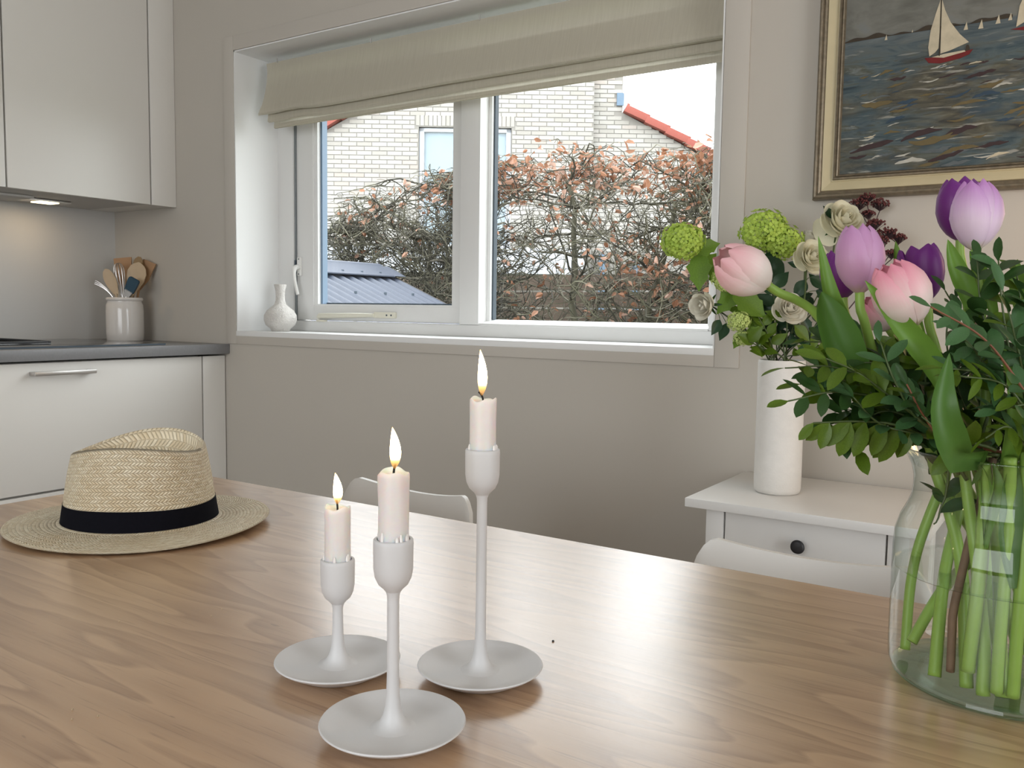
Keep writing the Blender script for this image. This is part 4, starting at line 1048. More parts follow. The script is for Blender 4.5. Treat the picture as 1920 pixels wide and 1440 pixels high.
def sprig(ctrl, mk, L=.023, pairs=6, start=.3, flat=None, narrowleaf=False, hang=0.0, stemr=.0012, smat='stemdark', label=None):
    tone = {'A': 'deep green', 'B': 'blue-green', 'C': 'olive green'}[mk]
    label = label or ('%s pistachio sprig with %s leaflets%s in the tulip bouquet' % (tone, 'narrow' if narrowleaf else 'hanging' if hang else 'oval', ' on a reddish stem' if smat == 'twigred' else ''))
    ctrl = list(ctrl); ctrl[0] = Vector(ctrl[0]) + vr * rs.uniform(-.03, .03) + vb * rs.uniform(-.025, .035) + Vector((0, 0, rs.uniform(.004, .024)))
    ctrl = [inside(c, .003) for c in ctrl]; base = Vector(ctrl[0]); t = thing('greenery_sprig', label, 'greenery', base, 'pistachio greenery around the tulips')
    si = reg_stem(t, [inside(p, .002) for p in polyline(ctrl, 24)], stemr * 1.3, stemr * .5, 6, smat, inside, 0)
    def leaves():
        P = [Vector(p) for p in STEMS[si]['P']]; k = len(P) - 1
        for j in range(pairs + 1):
            u = start + (1 - start) * j / pairs; i = min(k, int(round(u * k))); p = P[i]; tg = (P[min(i + 2, k)] - P[max(i - 2, 0)]).normalized()
            nrm = (flat or (Vector((0, 0, .75)) + VIEW * rs.uniform(.1, .9) + _r * rs.uniform(-.5, .5))).normalized()
            side = tg.cross(nrm).normalized()
            sz = L * (.75 + .35 * math.sin(PI * min(1, .25 + .75 * j / pairs))) * rs.uniform(.85, 1.15)
            for s in ((-1, 1) if j < pairs else (0,)):
                d = tg * rs.uniform(.45, .8) + side * s * rs.uniform(.75, 1.0) if s else tg
                d = d.normalized() + Vector((0, 0, -hang)) + Vector((rs.uniform(-.15, .15), rs.uniform(-.15, .15), rs.uniform(-.18, .12)))
                n2 = nrm + Vector((rs.uniform(-.4, .4), rs.uniform(-.4, .4), rs.uniform(-.2, .3)))
                m2 = mk if rs.random() < .8 else rs.choice('ABC')
                if p.z < TZ + .21: d = d + Vector((0, 0, 1.2))
                put_leaf(rs.choice((LN if narrowleaf else LM)[m2]), t, base, p, d, n2, sz, spots=P[max(int(k * .22), i - 5):min(k, i + 12) + 1])
    LATER.append(leaves)
N0 = lambda x, y, d: A_(x, y, d)
hand = [  # (control points, leaf tone, leaflet length, pairs, options)
    ([N0(1800, 900, .70), N0(1700, 770, .68), N0(1580, 735, .655), N0(1478, 752, .64)], 'A', .022, 7, dict(start=.35)),
    ([N0(1790, 890, .70), N0(1690, 740, .69), N0(1570, 690, .67), N0(1472, 690, .66)], 'C', .023, 7, dict(start=.35)),
    ([N0(1780, 900, .68), N0(1690, 800, .66), N0(1610, 790, .65), N0(1525, 793, .645)], 'C', .026, 6, dict(start=.40, hang=1.3, flat=VIEW + Vector((0, 0, .1)))),
    ([N0(1790, 880, .71), N0(1680, 720, .70), N0(1580, 650, .69), N0(1508, 640, .69)], 'A', .022, 6, dict(start=.3)),
    ([N0(1780, 880, .67), N0(1690, 760, .65), N0(1610, 700, .64), N0(1548, 672, .64)], 'C', .026, 6, dict(start=.3)),
    ([N0(1800, 900, .67), N0(1720, 840, .655), N0(1660, 800, .65), N0(1600, 745, .645)], 'B', .021, 6, dict(start=.3)),
    ([N0(1790, 900, .70), N0(1720, 850, .69), N0(1690, 820, .69), N0(1640, 800, .685)], 'A', .019, 5, dict(start=.35)),
    ([N0(1800, 905, .68), N0(1745, 860, .67), N0(1715, 850, .66), N0(1676, 838, .66)], 'A', .017, 4, dict(start=.4)),
    ([N0(1790, 890, .66), N0(1735, 800, .645), N0(1680, 720, .64), N0(1650, 640, .645)], 'B', .023, 6, dict(start=.3)),
    ([N0(1835, 900, .69), N0(1785, 835, .655), N0(1735, 785, .635), N0(1700, 720, .63)], 'A', .021, 6, dict(start=.3, smat='twigred')),
    ([N0(1800, 900, .645), N0(1765, 850, .625), N0(1740, 820, .62), N0(1700, 782, .62)], 'C', .030, 3, dict(start=.45)),
    ([N0(1960, 900, .66), N0(1940, 760, .63), N0(1850, 640, .615), N0(1745, 575, .61)], 'B', .0225, 7, dict(start=.4, smat='twigred')),
    ([N0(1940, 880, .66), N0(1900, 740, .64), N0(1840, 700, .63), N0(1765, 690, .625)], 'B', .024, 6, dict(start=.4, narrowleaf=True)),
    ([N0(1960, 900, .66), N0(1930, 780, .63), N0(1880, 720, .62), N0(1800, 705, .615)], 'C', .024, 6, dict(start=.35, narrowleaf=True)),
    ([N0(1900, 880, .68), N0(1870, 700, .68), N0(1840, 580, .68), N0(1832, 486, .68)], 'A', .026, 7, dict(start=.3)),
    ([N0(1920, 880, .68), N0(1900, 700, .67), N0(1880, 580, .67), N0(1872, 490, .67)], 'A', .028, 7, dict(start=.3)),
    ([N0(1930, 880, .69), N0(1925, 700, .68), N0(1915, 580, .68), N0(1905, 505, .68)], 'C', .026, 7, dict(start=.3)),
    ([N0(1890, 880, .70), N0(1850, 700, .69), N0(1810, 610, .69), N0(1772, 545, .69)], 'A', .024, 6, dict(start=.35)),
    ([N0(1900, 880, .67), N0(1870, 740, .65), N0(1830, 660, .64), N0(1790, 620, .64)], 'B', .024, 6, dict(start=.3)),
    ([N0(1930, 880, .66), N0(1920, 720, .64), N0(1900, 620, .63), N0(1880, 545, .63)], 'B', .027, 6, dict(start=.35)),
    ([N0(1950, 880, .66), N0(1960, 740, .64), N0(1950, 640, .63), N0(1925, 570, .63)], 'A', .027, 6, dict(start=.3)),
    ([N0(1940, 900, .66), N0(1930, 840, .63), N0(1890, 800, .615), N0(1848, 822, .61)], 'C', .022, 5, dict(start=.35, narrowleaf=True)),
    ([N0(1980, 900, .66), N0(1960, 800, .63), N0(1930, 760, .62), N0(1870, 770, .615)], 'B', .024, 5, dict(start=.35)),
    ([N0(1960, 900, .68), N0(1990, 740, .67), N0(2010, 640, .67), N0(2030, 540, .67)], 'A', .026, 7, dict(start=.25)),
    ([N0(1960, 900, .67), N0(2020, 760, .65), N0(2060, 700, .64), N0(2110, 670, .64)], 'C', .026, 7, dict(start=.25)),
    ([N0(1930, 900, .70), N0(1970, 700, .72), N0(1980, 600, .72), N0(1970, 500, .72)], 'A', .026, 7, dict(start=.25)),
    ([N0(1780, 890, .64), N0(1760, 880, .635), N0(1748, 878, .632), N0(1726, 872, .63)], 'B', .017, 3, dict(start=.3)),
    ([N0(1780, 880, .70), N0(1740, 960, .70), N0(1722, 985, .70), N0(1702, 985, .70)], 'A', .026, 2, dict(start=.6)),
]
for ctl, mk, L, pr, kw in hand: sprig(ctl, mk, L, pr, **kw)
for px, py in ((1500, 720), (1545, 735), (1570, 780), (1600, 800), (1530, 700), (1640, 760), (1655, 820), (1580, 660), (1620, 680), (1690, 830), (1560, 825), (1610, 845), (1660, 640), (1720, 690)):
    d = rs.uniform(.66, .71)
    sprig([N0(1790, 890, .70), N0(1730, 810, .69), N0(px * .55 + 1735 * .45, py * .7 + 780 * .3 - 20, d), N0(px, py, d)], rs.choice('ACC'), rs.uniform(.021, .026), 6, .28)
for i in range(14):                                   # the side of the bouquet away from the candles
    px = rs.uniform(1960, 2190); py = rs.uniform(500, 830); d = rs.uniform(.66, .82)
    sprig([N0(1900 + (px - 1960) * .3, 900, .72), N0(1920 + (px - 1960) * .5, 840, .72), N0(px * .6 + 1900 * .4, py * .7 + 850 * .3, d), N0(px, py, d)], rs.choice('AABC'), rs.uniform(.021, .027), 6, .25)
for i in range(26):                                   # fill behind and between
    px = rs.uniform(1560, 1930); py = rs.uniform(600, 830) if px < 1740 else rs.uniform(520, 820); d = rs.uniform(.70, .80)
    sprig([N0(1800 + (px - 1740) * .3, 900, .74), N0(1790 + (px - 1740) * .55, 840, .74), N0(px * .6 + 1750 * .4, py * .7 + 850 * .3, d), N0(px, py, d)], rs.choice('AAAC'), rs.uniform(.021, .027), 6, .25)

# ------------------------------------------------------------------ white vase and the posy on the nightstand
WV = Vector((-.537, 1.826, .6802))
wv = thing('ceramic_vase', 'tall rough white ceramic cylinder vase on the nightstand', 'vase', WV)
MB().lathe([(0, .0), (.043, .0), (.0462, .003), (.0476, .010), (.0479, .03), (.0474, .15), (.0476, .270), (.0470, .2755), (.0455, .277), (.0435, .2755), (.0435, .05), (0, .045)], WV, 64).build('body', M['ceramic'], wv, 50)
NK = A_(1461, 690, 1.835)
ovate = [(0, .03), (.08, .12), (.25, .27), (.42, .30), (.6, .25), (.8, .13), (.93, .045), (1, .004)]
lobed = [(0, .03), (.06, .18), (.14, .26), (.22, .22), (.34, .36), (.44, .30), (.56, .22), (.66, .26), (.8, .12), (1, .004)]
LO = {'D': [leaf_mesh('leaf', M['leafD'], lobed, .2, c, 6, 12) for c in (.1, .25)], 'E': [leaf_mesh('leaf', M['leafE'], ovate, .25, c, 6, 10) for c in (.1, .3)],
      'C': [leaf_mesh('leaf', M['leafC'], ovate, .2, c, 6, 10) for c in (.1, .3)]}
r2 = random.Random(5)
def sideleaves(t, org, leaves):
    """leaves: (px, py of the leaf base, px, py of its tip, depth, tone)"""
    for x0, y0, x1, y1, d, mk in leaves:
        p = A_(x0, y0, d); q = A_(x1, y1, d + r2.uniform(-.015, .01)); LATER.append(lambda me=r2.choice(LO[mk]), p=p, q=q, n=VIEW + Vector((r2.uniform(-.4, .4), r2.uniform(-.3, .3), r2.uniform(.1, .7))): stalked(me, t, org, p, q, n))
def stalked(me, t, org, p, q, n):
    b_ = put_leaf(me, t, org, p, q - p, n, (q - p).length, jit=.008); P = [Vector(x) for S in STEMS if S['t'] is t for x in S['P'] if x[2] > WV.z + .284]; best = None
    for x in sorted(P, key=lambda x: (x - b_).length)[:24]:                 # the nearest point of its own stem that a stalk can reach freely
        if (x - b_).length < .002: return
        mb = MB().tube([x, x.lerp(b_, .5) + Vector((0, 0, .002)), b_], [.0008, .0007, .0007], 5); V = np.array([tuple(v) for v in mb.v]); c = clash(V, mb.f, t)
        if best is None or c < best[0]: best = (c, mb, V)
        if c == 0: break
    add_obstacle(best[2], best[1].f, t); best[1].build('leaf_stalk', M['stemdark'], t, 180)
def neck(): return NK + vr * r2.uniform(-.028, .028) + vb * r2.uniform(-.025, .025)
def posy_stem(t, B, mid, m='stemdark', r=.0018):
    n = neck(); end = n * 1; end.z = WV.z + .06; reg_stem(t, [in_ceramic(p) for p in polyline([B, mid, n, end], 24)], r, r, 8, m, in_ceramic, 2); return end
def floret_ball(C, R, n, fs, seed, squash=.85):
    q = random.Random(seed); mb = MB()
    for i in range(n):
        z = 1 - 2 * (i + .5) / n; ph = i * 2.39996; rr = math.sqrt(1 - z * z)
        d = Vector((rr * math.cos(ph), rr * math.sin(ph), z)); p = C + Vector((d.x, d.y, d.z * squash)) * R * q.uniform(.78, 1.05)
        Rm = frame(d.orthogonal(), d) @ Matrix.Rotation(q.uniform(0, 6), 3, 'Z')
        for k in range(5):
            a = 2 * PI * k / 5; u = Vector((math.cos(a), math.sin(a), 0)); v = Vector((-math.sin(a), math.cos(a), 0)); w = Vector((0, 0, 1)); f_ = fs * q.uniform(.8, 1.2)
            pts = [u * .1 * f_, u * .6 * f_ + v * .42 * f_ + w * .22 * f_, u * 1.05 * f_ + w * .30 * f_, u * .6 * f_ - v * .42 * f_ + w * .22 * f_]
            mb.add([p + Rm @ x for x in pts], [(0, 1, 2, 3)])
        mb.tube([C + (p - C) * .35, p], [.0006, .0004], 3, False)
    return mb
def viburnum(label, blobs, leaves, mid, mat='viburnum'):
    c0 = A_(blobs[0][0], blobs[0][1], blobs[0][3]); end = Vector((NK.x, NK.y, WV.z + .06))
    t = thing('viburnum_flower', label, 'flower', end, 'flowers in the white ceramic vase')
    for i, (x, y, r, d) in enumerate(blobs):
        C = A_(x, y, d); R = r * d / FL
        tag(floret_ball(C, R, int(60 + 1.5 * r), R * .21, int(x)).build('flower_head', M[mat], t, 180, False), kind='stuff')
        if i: MB().tube([C, c0.lerp(NK, .3)], [.001, .0012], 6).build('stalk', M['stemdark'], t, 180)
    posy_stem(t, c0, mid); sideleaves(t, end, leaves)
viburnum('lime green viburnum ball hanging out over the window sill', [(1279, 452, 40, 1.80)], [(1300, 470, 1352, 455, 1.82, 'D'), (1312, 478, 1310, 545, 1.82, 'D'), (1335, 500, 1360, 560, 1.82, 'D'), (1318, 505, 1345, 470, 1.83, 'D')], A_(1340, 505, 1.875))
viburnum('double lime green viburnum head at the top of the posy', [(1432, 432, 44, 1.86), (1470, 455, 36, 1.85)], [(1420, 470, 1404, 500, 1.83, 'C'), (1440, 480, 1470, 540, 1.84, 'E'), (1455, 470, 1425, 530, 1.85, 'E')], A_(1450, 560, 1.84))
viburnum('pale green viburnum cluster beside the leaning white tulip', [(1366, 522, 30, 1.79)], [(1375, 545, 1440, 600, 1.79, 'D'), (1380, 540, 1345, 590, 1.80, 'D'), (1390, 560, 1430, 530, 1.80, 'D')], A_(1410, 590, 1.81), 'viburnumpale')
viburnum('small pale viburnum cluster low at the vase rim', [(1385, 602, 22, 1.79), (1392, 634, 17, 1.80)], [(1390, 625, 1376, 655, 1.80, 'D'), (1400, 620, 1445, 640, 1.79, 'D'), (1410, 650, 1440, 668, 1.79, 'C')], A_(1425, 650, 1.81), 'viburnumpale')
def rose_petal(mat, seed):
    q = random.Random(seed); w = [q.uniform(-1, 1) for _ in range(3)]
    def fn(a, b):
        s = (a - .5) * 2; al = s * math.radians(62) * math.sin(PI * (.22 + .6 * b)) ** .8
        r = .30 + .72 * math.sin(b * PI * .56) + .16 * max(0, b - .75) * (1 + .4 * w[0] * s)
        return (r * math.cos(al), r * math.sin(al), 1.25 * b * (1 - .10 * s * s) - .12 * max(0, b - .85) * 4 * abs(s))
    return MB().grid(fn, 8, 9).mesh('petal', mat, 180)
RP = {k: [rose_petal(M[k], s) for s in range(3)] for k in ('rose', 'rosewhite')}
def rose(label, px, py, r, d, face, mat, mid, leaves=(), layers=9, closed=0.0, extra=()):
    C = A_(px, py, d); R = r * d / FL; ax = Vector(face).normalized(); end = Vector((NK.x, NK.y, WV.z + .06))
    t = thing('rose', label, 'flower', end, 'flowers in the white ceramic vase')
    Q = ax.to_track_quat('Z', 'Y').to_matrix().to_4x4(); O = Matrix.Translation(C - ax * R * .55 - end)
    k = 0
    for ly in range(layers):
        f_ = (ly + 1) / layers; n = 3
        for j in range(n):
            s = R * (.10 + .86 * f_ ** .9) * (1 - closed * .25 * f_); tall = R * (1.0 - .12 * f_ + closed * .35) / s
            lean = math.radians((-16 + 50 * f_ ** 1.4) * (1 - closed))
            Mx = O @ Q @ Matrix.Rotation(k * 2.4, 4, 'Z') @ Matrix.Rotation(lean, 4, 'Y') @ Matrix.Diagonal((s, s, s * tall, 1))
            link('petal', RP[mat][k % 3], t, Mx); k += 1
    for a, drop in extra:
        link('petal', RP[mat][0], t, O @ Q @ Matrix.Rotation(a, 4, 'Z') @ Matrix.Rotation(math.radians(drop), 4, 'Y') @ Matrix.Diagonal((R * .95, R * 1.1, R * .9, 1)))
    B = C - ax * R * .6
    for j in range(5):
        a = j * 2 * PI / 5; u = Q.to_3x3() @ Vector((math.cos(a), math.sin(a), -.25))
        LATER.append(lambda u=u: put_leaf(LN['A'][1], t, end, B, u, ax, R * .9))
    posy_stem(t, B, mid); sideleaves(t, end, leaves)
def facing(dx, dy, tow): return _r * dx + _u * dy - _f * tow
rose('open cream rose at the top of the posy with a drooping outer petal', 1582, 412, 33, 1.82, facing(.25, .35, 1), 'rose', A_(1540, 560, 1.83), [(1560, 410, 1548, 384, 1.83, 'E'), (1565, 400, 1572, 378, 1.84, 'E')], extra=((3.6, 75),))
rose('cream rose half open right of the double viburnum head', 1523, 481, 27, 1.76, facing(.25, .2, 1), 'rose', A_(1500, 600, 1.82), [(1520, 520, 1560, 545, 1.81, 'E'), (1510, 525, 1490, 560, 1.82, 'E'), (1500, 500, 1478, 490, 1.83, 'E'), (1530, 545, 1575, 570, 1.82, 'E')])
rose('white rosebud drooping in front of the window pane', 1322, 572, 25, 1.80, facing(-.9, -.12, .75), 'rosewhite', A_(1385, 612, 1.86), [(1350, 600, 1335, 628, 1.80, 'E'), (1362, 606, 1350, 640, 1.80, 'E'), (1385, 610, 1392, 575, 1.81, 'E'), (1372, 600, 1410, 580, 1.81, 'D')], layers=6, closed=.6)
rose('full white rose below the stalk of the leaning tulip', 1482, 578, 25, 1.78, facing(.1, .3, 1), 'rosewhite', A_(1475, 640, 1.81), [(1470, 600, 1440, 580, 1.79, 'C'), (1490, 610, 1520, 640, 1.79, 'C')])
rose('pale closed rosebud behind the half open cream rose', 1514, 450, 17, 1.88, facing(.1, .8, .4), 'rosewhite', A_(1500, 580, 1.86), [(1500, 470, 1493, 430, 1.86, 'E'), (1495, 480, 1530, 500, 1.86, 'E')], layers=5, closed=.8)
def bud_spray(label, tips, fork, mid, seed):
    q = random.Random(seed); end = Vector((NK.x, NK.y, WV.z + .06)); t = thing('berry_spray', label, 'flower', end, 'flowers in the white ceramic vase')
    mb = MB(); st_ = MB(); Fk = A_(*fork)
    for x, y, r, d in tips:
        C = A_(x, y, d); R = r * d / FL; st_.tube(polyline([Fk, Fk.lerp(C, .6) + Vector((0, 0, -.004)), C - Vector((0, 0, R * .7))], 8), .0011, 6)
        for i in range(70):
            a = q.uniform(0, 2 * PI); rr = R * math.sqrt(q.random()); p = C + vr * (rr * math.cos(a)) + vb * (rr * math.sin(a)) + Vector((0, 0, R * .35 * (1 - (rr / R) ** 2) + q.uniform(-.25, .25) * R))
            st_.tube([C - Vector((0, 0, R * .7)), p], [.0006, .0004], 3, False)
            b = q.uniform(.0016, .0024); mb.lathe([(0, -b), (b * .8, -b * .5), (b, .2 * b), (b * .6, b * .9), (0, b * 1.2)], p, 6)
    tag(mb.build('buds', M['berry'], t, 180), kind='stuff'); st_.build('branches', M['berrystem'], t, 180); posy_stem(t, Fk, mid, 'berrystem', .0013)
bud_spray('dark red bud spray rising behind the open cream rose', [(1610, 383, 18, 1.862), (1650, 383, 18, 1.855), (1626, 371, 15, 1.860), (1628, 402, 13, 1.862)], (1636, 440, 1.862), A_(1575, 580, 1.85), 4)
bud_spray('dark red bud spray behind the dusky lilac tulip', [(1640, 420, 18, 1.78), (1664, 437, 18, 1.785), (1685, 447, 16, 1.79), (1650, 452, 17, 1.775), (1672, 476, 14, 1.785), (1645, 490, 12, 1.785)], (1640, 520, 1.785), A_(1555, 620, 1.80), 9)
def ruscus(label, ctrl, n, L, mk, seed):
    q = random.Random(seed); end = Vector((NK.x, NK.y, WV.z + .06)); t = thing('foliage_stem', label, 'greenery', end, 'leafy stems in the white ceramic vase')
    nk = neck(); low = nk * 1; low.z = WV.z + .06
    si = reg_stem(t, [in_ceramic(p) for p in polyline(list(ctrl) + [nk, low], 24)], .0013, .0013, 6, 'stemdark', in_ceramic, 0)
    def leaves():
        P = [Vector(p) for p in STEMS[si]['P']]; rim = [k for k, p in enumerate(P) if p.z > WV.z + .285] or [0]; m = rim[-1]
        for j in range(n):
            i = int(j / n * m * .9); p = P[i]; tg = (P[max(0, i - 1)] - P[i + 1]).normalized(); s = -1 if j % 2 else 1
            d = tg * .7 + (_r * s + Vector((0, 0, q.uniform(-.3, .5)))) * .8; put_leaf(q.choice(LO[mk]), t, end, p, d, VIEW + Vector((q.uniform(-.5, .5), 0, q.uniform(0, .9))), L * q.uniform(.8, 1.2), spots=P[max(0, i - 5):min(m, i + 8) + 1])
    LATER.append(leaves)
for i, (ctl, n, L, mk) in enumerate((([A_(1405, 640, 1.78), A_(1430, 655, 1.80)], 6, .036, 'C'), ([A_(1540, 600, 1.80), A_(1500, 640, 1.81)], 8, .034, 'E'), ([A_(1500, 560, 1.84), A_(1480, 630, 1.83)], 9, .036, 'E'),
                                   ([A_(1380, 560, 1.83), A_(1430, 630, 1.83)], 9, .040, 'D'), ([A_(1450, 540, 1.82), A_(1455, 610, 1.82)], 10, .042, 'E'), ([A_(1535, 650, 1.80), A_(1500, 665, 1.81)], 6, .030, 'C'),
                                   ([A_(1420, 590, 1.79), A_(1445, 640, 1.80)], 8, .034, 'C'), ([A_(1560, 500, 1.88), A_(1510, 600, 1.86)], 10, .036, 'E'))):
    ruscus('dark leafy stem filling the posy in the white ceramic vase' if mk == 'E' else 'light olive leafy stem filling the posy in the white ceramic vase', ctl, n, L, mk, 30 + i)


# stems find their places, then every leaf is hung clear of what is already there
settle(); bpy.context.view_layer.update()
for o in list(COL.objects):
    r = o
    while r.parent is not None: r = r.parent
    if o.type == 'MESH' and r.name.split('.')[0] in ('tulip', 'cut_stem', 'greenery_sprig', 'viburnum_flower', 'rose', 'berry_spray', 'foliage_stem', 'glass_vase', 'ceramic_vase', 'framed_painting', 'wall_window', 'window_1', 'nightstand') and o.name.split('.')[0] != 'water':
        A = np.array(o.matrix_world); co = np.empty(len(o.data.vertices) * 3); o.data.vertices.foreach_get('co', co)
        add_obstacle(co.reshape(-1, 3) @ A[:3, :3].T + A[:3, 3], [p.vertices[:] for p in o.data.polygons], r)
def hang_blade(ctl, w, m, cup, tw, t, tries=140):
    """a tulip leaf, bent a little aside where a stem, bloom or the glass is in its way"""
    q = random.Random(int(w * 1e5) + len(OBS['tree'])); best = None; n = len(ctl)
    for k in range(tries):
        g_ = .026 * k / tries; sh = -_f * q.uniform(-g_, g_) * 1.6 + _r * q.uniform(-g_, g_) * .6
        c = [inside(Vector(p) + sh * min(1, .35 + i) + Vector((q.uniform(-g_, g_), q.uniform(-g_, g_), 0)) * .4 * (i > 0)) for i, p in enumerate(ctl)]
        b = blade(c, w * (1 - .25 * k / tries), VIEW, cup * q.uniform(.8, 1.5) if k else cup, tw + (q.uniform(-.6, .6) if k else 0)); V = np.array([tuple(v) for v in b.v])
        cl = clash(V, b.f, t)
        if best is None or cl < best[0]: best = (cl, b, V)
        if cl == 0: break
    add_obstacle(best[2], best[1].f, t); best[1].build('leaf', M[m], t, 180, False)
for q_ in BLADES: hang_blade(*q_)
for f in LATER: f()

# ------------------------------------------------------------------ outside: ground, shed, hedge, fence, neighbour's house
M['grass'] = plain('winter_lawn', (0.09, 0.10, 0.05), .9, .3, 4)
struct(box('ground', -30, 25, 2.34, 40, -.35, -.25, M['grass']))
M['corrugated'] = plain('blue_grey_roof_sheet', (0.050, 0.060, 0.085), .55, .15, 5)
M['shedwood'] = plain('dark_shed_boards', (0.06, 0.055, 0.05), .8, .2, 20)
sh = thing('garden_shed', 'low garden shed with a blue-grey corrugated roof before the hedge', 'shed', (-4.4, 4.15, -.25))
SX, SZ = -4.4, 1.345
box('body', SX - .85, SX + .85, 3.5, 4.85, -.25, .98, M['shedwood'], sh)
sl_ = math.tan(math.radians(21.7)); y0s, y1s = 3.36, 4.95
for sgn, nm in ((1, 'roof_sheet'), (-1, 'roof_sheet')):
    def fn(a, b):
        y = y0s + (y1s - y0s) * a; d = .06 + .94 * b; h = .013 * math.cos(2 * PI * y / .094)
        return (SX + sgn * d, y, SZ - .025 - sl_ * d + h)
    MB().grid(fn, 200, 3).build(nm, M['corrugated'], sh, 180, False)
mb = MB(); prof = [(-.17, SZ - .17 * sl_ + .012), (-.05, SZ + .012), (-.035, SZ + .03), (0, SZ + .038), (.035, SZ + .03), (.05, SZ + .012), (.17, SZ - .17 * sl_ + .012), (.17, SZ - .17 * sl_ + .004), (0, SZ), (-.17, SZ - .17 * sl_ + .004)]
mb.prism(prof, lambda a, b, d: (SX + a, d, b), y0s, y1s - .10); mb.prism([(-.17, SZ - .17 * sl_ + .012), (0, SZ + .02), (.17, SZ - .17 * sl_ + .012)], lambda a, b, d: (SX + a, d, b), y1s - .10, y1s + .02)
mb.build('ridge_cap', M['corrugated'], sh, 30)
mb = MB().prism([(.02, SZ - .03), (1.0, SZ - .03 - sl_ * .98), (1.0, SZ - .12 - sl_ * .98), (.02, SZ - .12)], lambda a, b, d: (SX + a, d, b), y1s - .03, y1s - .01); mb.build('barge_board', M['shedwood'], sh, 30)
for y in np.arange(3.6, 4.9, .188): MB().tube([(SX + .135, y, SZ - .135 * sl_ + .010), (SX + .135, y, SZ - .135 * sl_ + .022)], .009, 8).build('roof_screw', M['gasket'], sh)
for y in np.arange(3.572, 4.9, .282): MB().tube([(SX + .46, y, SZ - .46 * sl_ - .015), (SX + .46, y, SZ - .46 * sl_ + .0)], .009, 8).build('roof_screw', M['gasket'], sh)

# beech hedge: trunks, a tangle of twigs, dry leaves
def island_mat(name, stops, rough=.8, trans=0.0):
    g = G(name); geo = g.n.new('ShaderNodeNewGeometry'); c = g.ramp(geo.outputs['Random Per Island'], stops); g.base(c); g.p.inputs['Roughness'].default_value = rough
    if trans: g.translucent(c, trans)
    return g.m
M['twig'] = island_mat('beech_twigs', [(0, (.020, .018, .011)), (.45, (.050, .046, .027)), (.78, (.10, .095, .058)), (1, (.18, .165, .13))])
M['dryleaf'] = island_mat('dry_beech_leaves', [(0, (.17, .070, .034)), (.4, (.28, .13, .07)), (.75, (.38, .215, .145)), (1, (.43, .29, .23))], .7, .3)
HYC = 5.55
hd = thing('beech_hedge', 'bare beech hedge with dry copper leaves outside the window', 'hedge', (-3.4, HYC, -.25))
rh = random.Random(77)
def htop(x): return interp(x, [-5.9, -5.6, -5.4, -5.1, -4.7, -4.0, -3.1, -2.6, -2.0, -.8], [1.2, 1.5, 1.68, 1.88, 2.02, 2.09, 2.17, 2.13, 2.14, 2.14])
TV = []; TF = []; tips = []
def fast_tube(pts, r0, r1, n=3):
    o = len(TV); k = len(pts)
    for i, p in enumerate(pts):
        t = pts[min(i + 1, k - 1)] - pts[max(i - 1, 0)]; L = math.sqrt(t.x * t.x + t.y * t.y + t.z * t.z) or 1
        ax = Vector((0, 1, 0)) if abs(t.y) < .8 * L else Vector((1, 0, 0)); a = t.cross(ax).normalized(); b = t.cross(a) / L
        r = r0 + (r1 - r0) * i / (k - 1)
        for j in range(n):
            an = 2 * PI * j / n; c, s = math.cos(an) * r, math.sin(an) * r; TV.append((p.x + a.x * c + b.x * s, p.y + a.y * c + b.y * s, p.z + a.z * c + b.z * s))
    for i in range(k - 1):
        for j in range(n): TF.append((o + i * n + j, o + i * n + (j + 1) % n, o + (i + 1) * n + (j + 1) % n, o + (i + 1) * n + j))
def wander(p, d, L, n, jit, lift=.0):
    pts = [p.copy()]; d = d.normalized()
    for i in range(n):
        d = (d + Vector((rh.uniform(-jit, jit), rh.uniform(-jit, jit), rh.uniform(-jit, jit) + lift))).normalized(); q = pts[-1] + d * (L / n)
        if q.z > htop(q.x) + rh.uniform(-.03, .07): d.z = -abs(d.z) * .4; q = pts[-1] + d * (L / n)
        if abs(q.y - HYC) > .36: d.y *= -1
        pts.append(q)
    return pts, d
trunks = [-5.55 + i * .47 + rh.uniform(-.08, .08) for i in range(11)]
for x in trunks:
    tp = htop(x) - rh.uniform(.1, .5); pts = [Vector((x, HYC + rh.uniform(-.08, .08), -.25))]
    while pts[-1].z < tp: pts.append(pts[-1] + Vector((rh.uniform(-.05, .05), rh.uniform(-.04, .04), .17)))
    k = len(pts); MB().tube(pts, [.036 * (1 - .72 * i / k) + .004 for i in range(k)], 8).build('trunk', M['twig'], hd, 180)
    nb = 40 if x > -4.0 else 66
    for b in range(nb):
        u = rh.uniform(.32, 1) if b < nb - 8 else rh.uniform(.12, .4); p = pts[min(k - 1, int(u * k))].copy()
        a = rh.uniform(0, 2 * PI); d = Vector((math.cos(a) * 1.1, math.sin(a) * .7, rh.uniform(-.1, .9)))
        p1, dd = wander(p, d, rh.uniform(.35, .75), 7, .42, .05); fast_tube(p1, .0095, .0045, 4)
        for c in range(8):
            i = rh.randint(1, 7); a = rh.uniform(0, 2 * PI); d2 = (dd * .5 + Vector((math.cos(a), math.sin(a) * .7, rh.uniform(-.4, .7))))
            p2, d3 = wander(p1[i], d2, rh.uniform(.18, .40), 5, .5, .04); fast_tube(p2, .0052, .0026); tips.append(p2[-1])
            for e in range(3):
                i2 = rh.randint(1, 5); a = rh.uniform(0, 2 * PI); p3, _d = wander(p2[i2], d3 * .6 + Vector((math.cos(a), math.sin(a) * .7, rh.uniform(-.3, .7))), rh.uniform(.08, .20), 3, .5); fast_tube(p3, .0030, .0015); tips.append(p3[-1])
